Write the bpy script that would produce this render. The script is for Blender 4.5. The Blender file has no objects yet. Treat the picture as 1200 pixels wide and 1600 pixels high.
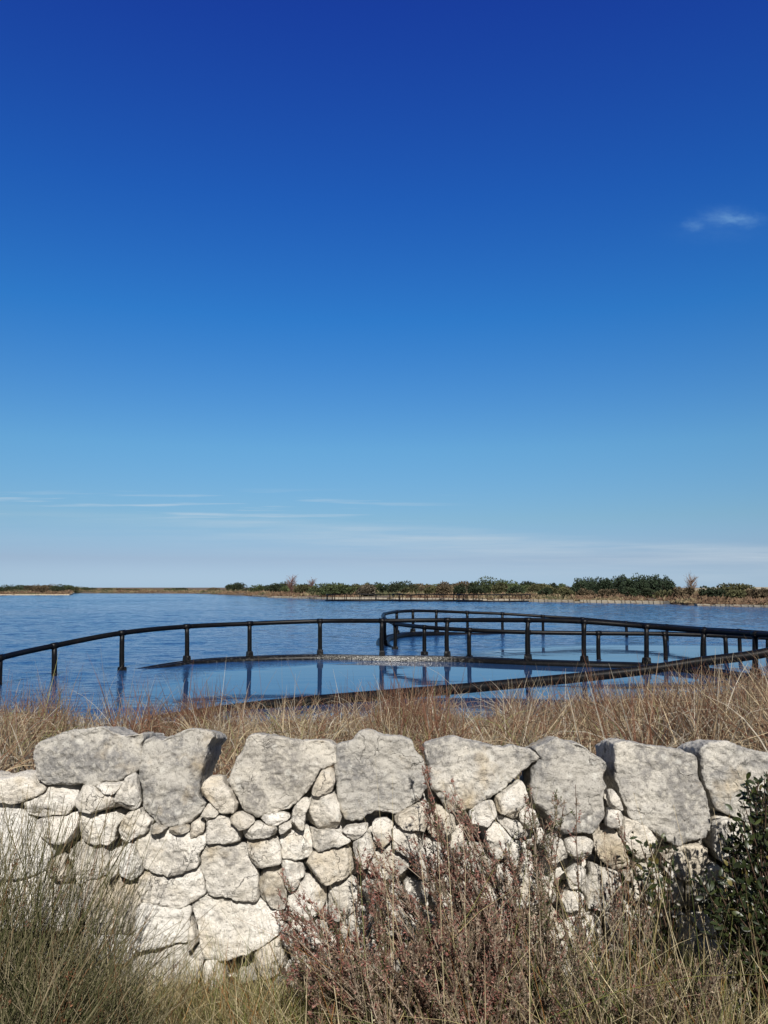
import bpy, math, random
import numpy as np
from mathutils import Vector

R = math.radians
rng = np.random.default_rng(7)
random.seed(7)
scene = bpy.context.scene
C = scene.collection

# ------------------------------------------------------------------ camera geometry
F = 1249.0
EYE = 1.6
PITCH = math.atan(118.0 / F)
WATER = -0.55
FW = np.array([0, math.cos(PITCH), math.sin(PITCH)])
UP = np.array([0, -math.sin(PITCH), math.cos(PITCH)])


def at(px, py, Y):
    """the point of the place seen at a photo position, at depth Y"""
    d = FW - (py - 800) / F * UP
    d = d + np.array([(px - 600) / F, 0, 0])
    k = Y / d[1]
    return np.array([d[0] * k, Y, EYE + d[2] * k])


# ------------------------------------------------------------------ noise
def _h(ix, iy, iz, s):
    n = (ix * 374761393 + iy * 668265263 + iz * 2147483647 + s * 1274126177) & 0xFFFFFFFF
    n = ((n ^ (n >> 13)) * 1274126177) & 0xFFFFFFFF
    n = ((n ^ (n >> 16)) * 2246822519) & 0xFFFFFFFF
    return ((n ^ (n >> 15)) & 0xFFFFFF) / float(0xFFFFFF) * 2 - 1


def vnoise(p, s=0):
    p = np.asarray(p, float)
    i = np.floor(p).astype(np.int64)
    f = p - i
    f = f * f * f * (f * (f * 6 - 15) + 10)
    out = 0
    for dx in (0, 1):
        wx = f[:, 0] if dx else 1 - f[:, 0]
        for dy in (0, 1):
            wy = f[:, 1] if dy else 1 - f[:, 1]
            for dz in (0, 1):
                wz = f[:, 2] if dz else 1 - f[:, 2]
                out = out + _h(i[:, 0] + dx, i[:, 1] + dy, i[:, 2] + dz, s) * wx * wy * wz
    return out


def fbm(p, freq, octv=3, s=0, gain=0.5):
    t, a = 0, 1.0
    for k in range(octv):
        t = t + a * vnoise(p * freq * (2.03 ** k) + 17.3 * k, s + k)
        a *= gain
    return t


def sstep(a, b, x):
    t = np.clip((x - a) / (b - a), 0, 1)
    return t * t * (3 - 2 * t)


# ------------------------------------------------------------------ mesh helpers
def link(o, parent=None):
    C.objects.link(o)
    if parent is not None:
        o.parent = parent
    return o


def tag(o, label=None, cat=None, group=None, kind=None):
    if label: o['label'] = label
    if cat: o['category'] = cat
    if group: o['group'] = group
    if kind: o['kind'] = kind
    return o


def empty(name, loc=(0, 0, 0)):
    o = bpy.data.objects.new(name, None)
    o.empty_display_size = 0.2
    o.location = loc
    return link(o)


class MB:
    """collects quads/tris with point colours and links them as one mesh object"""

    def __init__(self):
        self.v, self.c, self.f = [], [], []
        self.n = 0

    def add(self, v, f, c=None):
        v = np.asarray(v, float).reshape(-1, 3)
        f = np.asarray(f, np.int64)
        self.v.append(v)
        if c is None:
            c = (0.5, 0.5, 0.5)
        c = np.asarray(c, float)
        if c.ndim == 1:
            c = np.tile(c, (len(v), 1))
        self.c.append(c)
        self.f.append(f + self.n)
        self.n += len(v)

    def build(self, name, mat, parent=None, smooth=True, origin=None):
        v = np.concatenate(self.v)
        c = np.concatenate(self.c)
        if origin is not None:
            v = v - np.asarray(origin)
        me = bpy.data.meshes.new(name)
        loops = np.concatenate([f.ravel() for f in self.f]).astype(np.int32)
        tot = np.concatenate([np.full(len(f), f.shape[1], np.int32) for f in self.f])
        start = np.concatenate([[0], np.cumsum(tot)[:-1]]).astype(np.int32)
        me.vertices.add(len(v)); me.vertices.foreach_set('co', v.astype(np.float32).ravel())
        me.loops.add(len(loops)); me.loops.foreach_set('vertex_index', loops)
        me.polygons.add(len(tot)); me.polygons.foreach_set('loop_start', start)
        me.polygons.foreach_set('use_smooth', np.full(len(tot), smooth))
        me.update(calc_edges=True); me.validate()
        a = me.color_attributes.new('Col', 'FLOAT_COLOR', 'POINT')
        a.data.foreach_set('color', np.hstack([c, np.ones((len(c), 1))]).astype(np.float32).ravel())
        me.materials.append(mat)
        o = bpy.data.objects.new(name, me)
        if origin is not None:
            o.location = origin
        return link(o, parent)

    # many ribbons at once: pts (N,K,3), width (N,K), col (N,3) or (N,K,3)
    def ribbons(self, pts, width, col, side=None):
        N, K, _ = pts.shape
        t = np.gradient(pts, axis=1)
        if side is None:
            side = rng.normal(size=(N, 3))
        s = np.cross(t, side[:, None, :])
        s /= np.linalg.norm(s, axis=2, keepdims=True) + 1e-9
        w = (width * 0.5)[..., None]
        v = np.stack([pts - s * w, pts + s * w], axis=2).reshape(-1, 3)
        b = (np.arange(N) * K * 2)[:, None] + (np.arange(K - 1) * 2)[None, :]
        f = np.stack([b, b + 1, b + 3, b + 2], axis=2).reshape(-1, 4)
        if col.ndim == 2:
            col = np.repeat(col[:, None, :], K, 1)
        c = np.repeat(col[:, :, None, :], 2, 2).reshape(-1, 3)
        self.add(v, f, c)

    # many tubes at once
    def tubes(self, pts, rad, col, sides=5, cap=True):
        N, K, _ = pts.shape
        t = np.gradient(pts, axis=1)
        t /= np.linalg.norm(t, axis=2, keepdims=True) + 1e-9
        ref = np.where(np.abs(t[:, :1, 2:3]) > 0.9, np.array([[[1., 0, 0]]]), np.array([[[0, 0, 1.]]]))
        ref = np.repeat(ref, K, 1)
        a = np.cross(t, ref); a /= np.linalg.norm(a, axis=2, keepdims=True) + 1e-9
        b = np.cross(t, a)
        th = np.arange(sides) / sides * 2 * math.pi
        r = rad[..., None, None]
        v = pts[:, :, None, :] + r * (np.cos(th)[None, None, :, None] * a[:, :, None, :] + np.sin(th)[None, None, :, None] * b[:, :, None, :])
        base = (np.arange(N) * K * sides)[:, None, None] + (np.arange(K - 1) * sides)[None, :, None]
        j = np.arange(sides)[None, None, :]; j2 = (j + 1) % sides
        f = np.stack([base + j, base + sides + j, base + sides + j2, base + j2], axis=3).reshape(-1, 4)
        col = np.asarray(col, float)
        if col.ndim == 1: col = np.tile(col, (N, 1))
        if col.ndim == 2: col = np.repeat(col[:, None, :], K, 1)
        c = np.repeat(col[:, :, None, :], sides, 2).reshape(-1, 3)
        self.add(v.reshape(-1, 3), f, c)
        if cap:
            self.f.append(np.stack([np.arange(N)[:, None] * K * sides + np.arange(sides)[None, :]], 0).reshape(N, sides) + self.n - N * K * sides)
            self.f.append(np.arange(N)[:, None] * K * sides + (K - 1) * sides + np.arange(sides)[::-1][None, :] + self.n - N * K * sides)

    # many leaf quads (diamond leaves): centre, direction, length, width
    def leaves(self, p, d, L, W, col):
        N = len(p)
        d = d / (np.linalg.norm(d, axis=1, keepdims=True) + 1e-9)
        s = np.cross(d, rng.normal(size=(N, 3))); s /= np.linalg.norm(s, axis=1, keepdims=True) + 1e-9
        L = np.asarray(L).reshape(-1, 1); W = np.asarray(W).reshape(-1, 1) * 0.5
        v = np.stack([p, p + d * L * 0.45 + s * W, p + d * L, p + d * L * 0.45 - s * W], 1)
        self.add(v.reshape(-1, 3), np.arange(N * 4).reshape(N, 4), np.repeat(col, 4, 0))

    def leaves_oval(self, p, d, L, W, col, n0):
        N = len(p)
        d = d / (np.linalg.norm(d, axis=1, keepdims=True) + 1e-9)
        s = np.cross(d, n0); s /= np.linalg.norm(s, axis=1, keepdims=True) + 1e-9
        nn = np.cross(s, d)
        L = np.asarray(L).reshape(-1, 1); W = np.asarray(W).reshape(-1, 1) * 0.5
        rows = []
        for u, w, dz in ((0, 0.06, 0), (0.25, 0.75, .03), (0.55, 1.0, .05), (0.82, 0.65, .02), (1.0, 0.05, -.05)):
            c = p + d * L * u + nn * L * dz
            rows += [c - s * W * w + nn * W * w * .25, c, c + s * W * w + nn * W * w * .25]
        v = np.stack(rows, 1).reshape(-1, 3)
        b = (np.arange(N) * 15)[:, None]
        q = []
        for r in range(4):
            for k in range(2):
                i = r * 3 + k
                q.append(np.hstack([b + i, b + i + 1, b + i + 4, b + i + 3]))
        self.add(v, np.concatenate(q), np.repeat(col, 15, 0))


# ------------------------------------------------------------------ materials
def new_mat(name):
    m = bpy.data.materials.new(name)
    m.use_nodes = True
    nt = m.node_tree
    return m, nt, nt.nodes['Principled BSDF']


def nd(nt, typ, **kw):
    n = nt.nodes.new(typ)
    for k, v in kw.items():
        if k in n.inputs.keys():
            n.inputs[k].default_value = v
        else:
            setattr(n, k, v)
    return n


def ramp(nt, fac, stops, interp='LINEAR'):
    r = nt.nodes.new('ShaderNodeValToRGB')
    r.color_ramp.interpolation = interp
    el = r.color_ramp.elements
    while len(el) < len(stops): el.new(0.5)
    for e, (p, c) in zip(el, stops):
        e.position = p
        e.color = (c, c, c, 1) if not hasattr(c, '__len__') else (*c, 1)
    nt.links.new(fac, r.inputs['Fac'])
    return r.outputs['Color']


def mixc(nt, fac, a, b, mode='MIX'):
    m = nt.nodes.new('ShaderNodeMix'); m.data_type = 'RGBA'; m.blend_type = mode
    for sock, val in ((m.inputs[0], fac), (m.inputs[6], a), (m.inputs[7], b)):
        if isinstance(val, bpy.types.NodeSocket): nt.links.new(val, sock)
        elif hasattr(val, '__len__'): sock.default_value = (*val, 1)
        else: sock.default_value = val
    return m.outputs[2]


def noise(nt, vec, scale, detail=4, rough=0.55, dist=0.0):
    n = nd(nt, 'ShaderNodeTexNoise')
    n.inputs['Scale'].default_value = scale
    n.inputs['Detail'].default_value = detail
    n.inputs['Roughness'].default_value = rough
    n.inputs['Distortion'].default_value = dist
    if vec is not None: nt.links.new(vec, n.inputs['Vector'])
    return n.outputs['Fac']


def stone_mat(name, base, alt, grey, greyamt):
    m, nt, b = new_mat(name)
    geo = nt.nodes.new('ShaderNodeNewGeometry')
    oi = nt.nodes.new('ShaderNodeObjectInfo')
    off = nd(nt, 'ShaderNodeVectorMath', operation='MULTIPLY_ADD')
    nt.links.new(oi.outputs['Random'], off.inputs[0]); off.inputs[1].default_value = (9.1, 5.3, 7.7)
    nt.links.new(geo.outputs['Position'], off.inputs[2])
    P = off.outputs[0]
    c = mixc(nt, ramp(nt, noise(nt, P, 9, 5, 0.6), [(0.38, 0), (0.62, 1)]), base, alt)
    # per-stone tint
    c = mixc(nt, ramp(nt, oi.outputs['Random'], [(0, 0), (.5, .05), (1, 0.75)]), c, mixc(nt, 0.5, grey, base))
    # grey lichen patches, larger and soft
    g = ramp(nt, noise(nt, P, 6.5, 7, 0.68, 0.3), [(0.50 - greyamt, 0), (0.585 - greyamt * .8, 0.92)])
    c = mixc(nt, g, c, mixc(nt, ramp(nt, noise(nt, P, 42, 5, .72), [(0.46, 0), (0.66, .8)]), grey, base))
    fr = nd(nt, 'ShaderNodeMath', operation='FRACT'); ml = nd(nt, 'ShaderNodeMath', operation='MULTIPLY'); ml.inputs[1].default_value = 13.7
    nt.links.new(oi.outputs['Random'], ml.inputs[0]); nt.links.new(ml.outputs[0], fr.inputs[0])
    c = mixc(nt, ramp(nt, fr.outputs[0], [(.62, 0), (1.0, .12 if name.startswith('weathered') else .42)]), c, (0.42, 0.34, 0.22))
    # pale lichen blotches
    v = nd(nt, 'ShaderNodeTexVoronoi'); v.inputs['Scale'].default_value = 26; nt.links.new(P, v.inputs['Vector'])
    bl = ramp(nt, v.outputs['Distance'], [(0.22, 1), (0.40, 0)])
    sel = ramp(nt, noise(nt, P, 11, 3), [(0.50, 0), (0.60, 0.55)])
    c = mixc(nt, mixc(nt, 1.0, bl, sel, 'MULTIPLY'), c, (0.60, 0.585, 0.53))
    # ochre stains
    c = mixc(nt, ramp(nt, noise(nt, P, 4.3, 4, 0.6), [(0.57, 0), (0.72, 0.55)]), c, (0.44, 0.33, 0.17))
    # dark pores and specks
    f1 = noise(nt, P, 95, 4, 0.65)
    c = mixc(nt, ramp(nt, f1, [(0.30, 0.75), (0.44, 0)]), c, (0.10, 0.095, 0.085))
    f2 = noise(nt, P, 230, 2, 0.6)
    c = mixc(nt, ramp(nt, f2, [(0.28, 0.5), (0.46, 0)]), c, (0.14, 0.13, 0.115))
    # hairline cracks
    vc = nd(nt, 'ShaderNodeTexVoronoi', feature='DISTANCE_TO_EDGE'); vc.inputs['Scale'].default_value = 7
    wv = nd(nt, 'ShaderNodeVectorMath', operation='MULTIPLY_ADD')
    nz = nd(nt, 'ShaderNodeTexNoise'); nz.inputs['Scale'].default_value = 12; nz.inputs['Detail'].default_value = 4
    nt.links.new(P, nz.inputs['Vector'])
    nt.links.new(nz.outputs['Color'], wv.inputs[0]); wv.inputs[1].default_value = (0.16, 0.16, 0.16); nt.links.new(P, wv.inputs[2])
    nt.links.new(wv.outputs[0], vc.inputs['Vector'])
    crk = ramp(nt, vc.outputs['Distance'], [(0.0, 1), (0.012, 0)])
    crs = ramp(nt, noise(nt, P, 5.7, 2), [(0.53, 0), (0.60, 0.9)])
    crack = mixc(nt, 1.0, crk, crs, 'MULTIPLY')
    c = mixc(nt, crack, c, (0.09, 0.085, 0.075))
    nt.links.new(c, b.inputs['Base Color'])
    b.inputs['Roughness'].default_value = 0.92
    b.inputs['Specular IOR Level'].default_value = 0.2
    hsum = nd(nt, 'ShaderNodeMath', operation='MULTIPLY_ADD')
    nt.links.new(noise(nt, P, 38, 7, 0.72), hsum.inputs[0]); hsum.inputs[1].default_value = 1.0
    pit = nd(nt, 'ShaderNodeMath', operation='MULTIPLY'); pit.inputs[1].default_value = 0.35
    nt.links.new(f1, pit.inputs[0]); nt.links.new(pit.outputs[0], hsum.inputs[2])
    h2 = nd(nt, 'ShaderNodeMath', operation='MULTIPLY_ADD'); nt.links.new(crack, h2.inputs[0]); h2.inputs[1].default_value = -0.5
    nt.links.new(hsum.outputs[0], h2.inputs[2])
    bp = nd(nt, 'ShaderNodeBump'); bp.inputs['Strength'].default_value = 0.85; bp.inputs['Distance'].default_value = 0.017
    nt.links.new(h2.outputs[0], bp.inputs['Height']); nt.links.new(bp.outputs['Normal'], b.inputs['Normal'])
    return m


def col_mat(name, rough=0.7, spec=0.25, jitter=0.25, jscale=30, trans=0.0):
    """colour from the piece's own attribute, broken up by fine noise"""
    m, nt, b = new_mat(name)
    a = nd(nt, 'ShaderNodeAttribute', attribute_name='Col')
    geo = nt.nodes.new('ShaderNodeNewGeometry')
    n = ramp(nt, noise(nt, geo.outputs['Position'], jscale, 3), [(0.3, 1 - jitter), (0.7, 1 + jitter)])
    c = mixc(nt, 1.0, a.outputs['Color'], n, 'MULTIPLY')
    nt.links.new(c, b.inputs['Base Color'])
    b.inputs['Roughness'].default_value = rough
    b.inputs['Specular IOR Level'].default_value = spec
    if trans:
        tr = nt.nodes.new('ShaderNodeBsdfTranslucent')
        nt.links.new(c, tr.inputs['Color'])
        ms = nt.nodes.new('ShaderNodeMixShader'); ms.inputs[0].default_value = trans
        nt.links.new(b.outputs[0], ms.inputs[1]); nt.links.new(tr.outputs[0], ms.inputs[2])
        nt.links.new(ms.outputs[0], nt.nodes['Material Output'].inputs['Surface'])
    return m


def pipe_mat(name, droppings):
    m, nt, b = new_mat(name)
    geo = nt.nodes.new('ShaderNodeNewGeometry')
    P = geo.outputs['Position']
    c = mixc(nt, ramp(nt, noise(nt, P, 6, 5, .65), [(0.35, 0), (0.7, 1)]), (0.0025, 0.0027, 0.0033), (0.006, 0.0062, 0.0066))
    c = mixc(nt, ramp(nt, noise(nt, P, 45, 3, .6), [(0.68, 0), (0.74, 0.6)]), c, (0.30, 0.21, 0.19))
    if droppings:
        a = nd(nt, 'ShaderNodeAttribute', attribute_name='Col')
        sp = nd(nt, 'ShaderNodeSeparateColor'); nt.links.new(a.outputs['Color'], sp.inputs[0])
        mm = nd(nt, 'ShaderNodeMath', operation='MULTIPLY_ADD')
        nt.links.new(sp.outputs[0], mm.inputs[0]); mm.inputs[1].default_value = 0.6
        nt.links.new(noise(nt, P, 30, 5, .85), mm.inputs[2])
        c = mixc(nt, ramp(nt, mm.outputs[0], [(0.86, 0), (0.90, 1)]), c, (0.58, 0.57, 0.52))
        m2 = nd(nt, 'ShaderNodeMath', operation='MULTIPLY_ADD')
        nt.links.new(sp.outputs[1], m2.inputs[0]); m2.inputs[1].default_value = 0.6
        nt.links.new(noise(nt, P, 14, 4, .7), m2.inputs[2])
        c = mixc(nt, ramp(nt, m2.outputs[0], [(0.72, 0), (0.95, .8)]), c, (0.115, 0.113, 0.105))
    nt.links.new(c, b.inputs['Base Color'])
    b.inputs['Roughness'].default_value = 0.42
    b.inputs['Specular IOR Level'].default_value = 0.14
    bp = nd(nt, 'ShaderNodeBump'); bp.inputs['Strength'].default_value = 0.3; bp.inputs['Distance'].default_value = 0.01
    nt.links.new(noise(nt, P, 25, 4), bp.inputs['Height']); nt.links.new(bp.outputs['Normal'], b.inputs['Normal'])
    return m


M_cap = stone_mat('weathered_grey_limestone', (0.54, 0.51, 0.445), (0.43, 0.41, 0.37), (0.20, 0.195, 0.187), 0.03)
M_stone = stone_mat('cream_limestone', (0.56, 0.52, 0.445), (0.72, 0.69, 0.63), (0.29, 0.275, 0.25), -0.015)
M_white = stone_mat('fresh_white_limestone', (0.62, 0.595, 0.54), (0.68, 0.66, 0.61), (0.50, 0.49, 0.47), -0.10)
M_pipe = pipe_mat('black_polyethylene', False)
M_float = pipe_mat('stained_black_float_pipe', True)
M_grass = col_mat('dry_grass_blades', 0.65, 0.25, 0.2, 25, 0.25)
M_leaf = col_mat('shrub_leaves', 0.6, 0.3, 0.25, 40, 0.15)
M_mastic = col_mat('glossy_dark_leaves', 0.40, 0.4, 0.2, 30, 0.08)
M_twig = col_mat('bark_twigs', 0.85, 0.2, 0.3, 60)
M_far = col_mat('distant_foliage', 0.75, 0.2, 0.3, 1.2)
M_quay = stone_mat('pale_shore_stone', (0.40, 0.35, 0.26), (0.46, 0.41, 0.32), (0.26, 0.23, 0.18), 0.0)

# ground
M_ground, nt, b = new_mat('dry_soil')
geo = nt.nodes.new('ShaderNodeNewGeometry')
c = mixc(nt, ramp(nt, noise(nt, geo.outputs['Position'], 1.7, 6, .65), [(0.35, 0), (0.65, 1)]), (0.05, 0.034, 0.021), (0.10, 0.072, 0.042))
c = mixc(nt, ramp(nt, noise(nt, geo.outputs['Position'], 14, 5, .7), [(0.5, 0), (0.66, .7)]), c, (0.22, 0.18, 0.11))
c = mixc(nt, ramp(nt, noise(nt, geo.outputs['Position'], 0.06, 4, .6), [(0.48, 0), (0.6, .8)]), c, (0.16, 0.09, 0.055))
nt.links.new(c, b.inputs['Base Color']); b.inputs['Roughness'].default_value = 0.95
bp = nd(nt, 'ShaderNodeBump'); bp.inputs['Distance'].default_value = 0.03
nt.links.new(noise(nt, geo.outputs['Position'], 18, 6, .7), bp.inputs['Height']); nt.links.new(bp.outputs['Normal'], b.inputs['Normal'])

# sand of the far dune
M_sand, nt, b = new_mat('pale_dune_sand')
geo = nt.nodes.new('ShaderNodeNewGeometry')
c = mixc(nt, ramp(nt, noise(nt, geo.outputs['Position'], 0.25, 5, .7), [(0.4, 0), (0.65, 1)]), (0.36, 0.31, 0.22), (0.2, 0.17, 0.1))
nt.links.new(c, b.inputs['Base Color']); b.inputs['Roughness'].default_value = 0.95

# water
M_water, nt, b = new_mat('lagoon_water')
geo = nt.nodes.new('ShaderNodeNewGeometry')
P = geo.outputs['Position']
b.inputs['Base Color'].default_value = (0.013, 0.046, 0.125, 1)
b.inputs['Roughness'].default_value = 0.04
b.inputs['IOR'].default_value = 1.333
b.inputs['Specular IOR Level'].default_value = 0.5
sep = nd(nt, 'ShaderNodeSeparateXYZ'); nt.links.new(P, sep.inputs[0])
# wind-sheltered water: inside the two cages and along the bank
def mth(op, a, bb=None, cc=None):
    n = nd(nt, 'ShaderNodeMath', operation=op)
    for i, v in enumerate((a, bb, cc)):
        if v is None: continue
        if isinstance(v, bpy.types.NodeSocket): nt.links.new(v, n.inputs[i])
        else: n.inputs[i].default_value = v
    return n.outputs[0]
def disc(cx, cy, rx, ry):
    dx = mth('DIVIDE', mth('SUBTRACT', sep.outputs[0], cx), rx)
    dy = mth('DIVIDE', mth('SUBTRACT', sep.outputs[1], cy), ry)
    return mth('SQRT', mth('ADD', mth('MULTIPLY', dx, dx), mth('MULTIPLY', dy, dy)))
wob = mth('MULTIPLY', mth('SUBTRACT', noise(nt, P, 0.35, 4, .6), 0.5), 0.35)
dA = mth('ADD', disc(2.6, 17.5, 9.0, 7.6), wob)
dB = mth('ADD', disc(9.5, 26.0, 7.5, 5.2), wob)
dm = mth('MINIMUM', dA, dB)
calm = ramp(nt, dm, [(0.80, 0.0), (1.08, 1.0)])
mp = nd(nt, 'ShaderNodeMapping'); nt.links.new(P, mp.inputs[0]); mp.inputs['Scale'].default_value = (0.55, 1.0, 1); mp.inputs['Rotation'].default_value = (0, 0, 0.15)
w1 = noise(nt, mp.outputs[0], 5.0, 3, .5, .4)
w2 = noise(nt, mp.outputs[0], 13.0, 3, .6, .3)
w3 = noise(nt, P, 0.05, 3, .6)
hh = mth('ADD', mth('MULTIPLY', w1, 1.0), mth('MULTIPLY', w2, 0.33))
amp = mth('MULTIPLY', mth('MULTIPLY_ADD', calm, 0.96, 0.012), ramp(nt, w3, [(0.3, 0.65), (0.7, 1.15)]))
bp = nd(nt, 'ShaderNodeBump'); bp.inputs['Distance'].default_value = 0.05
bp.inputs['Strength'].default_value = 1.0
nt.links.new(mth('MULTIPLY', hh, amp), bp.inputs['Height'])
nt.links.new(bp.outputs['Normal'], b.inputs['Normal'])

# ------------------------------------------------------------------ terrain
SA = np.array([-2000, -300, 0, 112, 118, 300, 380, 420, 520, 650, 800, 900, 1040, 1085, 1200, 1500, 3000.]) 
SY = np.array([927.5, 929.3, 929.9, 929.9, 926.6, 927.2, 930.5, 933.6, 936.4, 937.8, 939.6, 941.4, 943.6, 946.2, 948.6, 953, 957.])
S_A = (SA - 600) / F
S_D = (EYE - WATER) * F / (SY - 918.0)


def shore(a):
    return np.interp(a, S_A, S_D)


def ground_h(X, Y):
    X = np.asarray(X, float); Y = np.asarray(Y, float)
    p = np.stack([X, Y, X * 0], -1).reshape(-1, 3)
    yb = Y + 0.5 * vnoise(p * 0.35, 3).reshape(X.shape) * sstep(4, 6, Y)
    near = np.interp(yb, [3.0, 3.4, 5, 8, 11, 12.6, 14, 18, 25], [0.0, .3, .3, .02, -.38, -.6, -.85, -1.3, -1.8])
    near = near + 0.27 * sstep(1.2, 5.0, X) * sstep(3.5, 6, Y) * (1 - sstep(10.5, 13.5, Y))
    near = np.where(Y < 2.6, 0.0, near)
    a = np.clip(X / np.maximum(Y, 1.0), -2.5, 2.5)
    S = shore(a)
    s = Y - S
    hill = np.interp(s, [-12, -1, 0, .4, 8, 40, 120, 400], [-1.8, -.85, -.62, -.28, .05, .35, .7, .95])
    hill = hill + sstep(4, 60, s) * (0.35 * fbm(p, 0.03, 3, 9).reshape(X.shape))
    h = np.where(Y > 40, hill, near)
    h = h + 0.03 * fbm(p, 1.5, 3, 5).reshape(X.shape) * (Y < 13)
    return h


# one sheet from behind the camera to the horizon
rr = np.concatenate([np.arange(0.0, 14, 0.2), np.arange(14, 60, 3.0), np.arange(60, 330, 2.0), np.geomspace(335, 6000, 30)])
ph = np.concatenate([np.arange(-180, -70, 10.0), np.arange(-70, 70, 0.7), np.arange(70, 181, 10.0)])
RR, PH = np.meshgrid(rr, np.radians(ph), indexing='ij')
GX, GY = RR * np.sin(PH), RR * np.cos(PH)
GZ = ground_h(GX, GY)
g = MB()
n1, n2 = GX.shape
ii = np.arange((n1 - 1))[:, None] * n2 + np.arange(n2 - 1)[None, :]
g.add(np.stack([GX, GY, GZ], -1).reshape(-1, 3), np.stack([ii, ii + 1, ii + n2 + 1, ii + n2], -1).reshape(-1, 4))
o = g.build('ground', M_ground)
tag(o, kind='structure')

def calm_at(x, y):
    wb = .35 * .5 * vnoise(np.stack([x, y, x * 0], 1) * .45, 77)
    dA = np.hypot((x - 2.6) / 9.0, (y - 17.5) / 7.6) + wb
    dB = np.hypot((x - 9.5) / 7.5, (y - 26.0) / 5.2) + wb
    return sstep(.80, 1.08, np.minimum(dA, dB))


ac = np.concatenate([np.linspace(-4, -.68, 14), np.linspace(-.64, .64, 760), np.linspace(.68, 4, 14)])
yc = np.concatenate([[8.0, 9.0, 10.0, 10.8], np.geomspace(11.2, 330, 1750), [400, 520, 800]])
YY_, AA_ = np.meshgrid(yc, ac, indexing='ij')
XX_ = AA_ * YY_
q = np.stack([XX_.ravel(), YY_.ravel(), 0 * XX_.ravel()], 1)
ca, sa_ = math.cos(.2), math.sin(.2)
q2 = np.stack([q[:, 0] * ca + q[:, 1] * sa_, -q[:, 0] * sa_ + q[:, 1] * ca, q[:, 2]], 1)
wv = .020 * vnoise(q2 * np.array([.55, 1.1, 1]), 201) + .012 * vnoise(q2 * np.array([1.1, 2.3, 1]) + 5, 202) + .0065 * vnoise(q2 * np.array([2.4, 4.6, 1]) + 9, 203)
gust = .65 + .5 * sstep(-.4, .5, fbm(q, .045, 2, 204))
wv = wv * gust * (.05 + .95 * calm_at(q[:, 0], q[:, 1])) * (np.abs(AA_.ravel()) < .645) * (1 - sstep(250, 330, q[:, 1])) * np.interp(q[:, 1], [15, 60, 160], [.8, 1.1, 1.6])
q[:, 2] = WATER + wv
w = MB()
n1, n2 = YY_.shape
ii = np.arange(n1 - 1)[:, None] * n2 + np.arange(n2 - 1)[None]
w.add(q, np.stack([ii, ii + 1, ii + n2 + 1, ii + n2], -1).reshape(-1, 4))
o = w.build('lake_water', M_water)
tag(o, kind='structure')

# ------------------------------------------------------------------ dry stone wall
WALL_Y = 3.0


def chaikin(p, n=1):
    for _ in range(n):
        q = np.roll(p, -1, 0)
        p = np.stack([p * .93 + q * .07, p * .07 + q * .93], 1).reshape(-1, 2)
    return p


def resample(p, step):
    q = np.vstack([p, p[:1]])
    d = np.linalg.norm(np.diff(q, axis=0), axis=1)
    s = np.concatenate([[0], np.cumsum(d)])
    n = max(24, int(s[-1] / step))
    t = np.linspace(0, s[-1], n, endpoint=False)
    return np.stack([np.interp(t, s, q[:, 0]), np.interp(t, s, q[:, 1])], 1)


def poly_centroid(p):
    x, y = p[:, 0], p[:, 1]; x2, y2 = np.roll(x, -1), np.roll(y, -1)
    cr = x * y2 - x2 * y; A = cr.sum() / 2
    return np.array([((x + x2) * cr).sum(), ((y + y2) * cr).sum()]) / (6 * A), abs(A)


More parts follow.
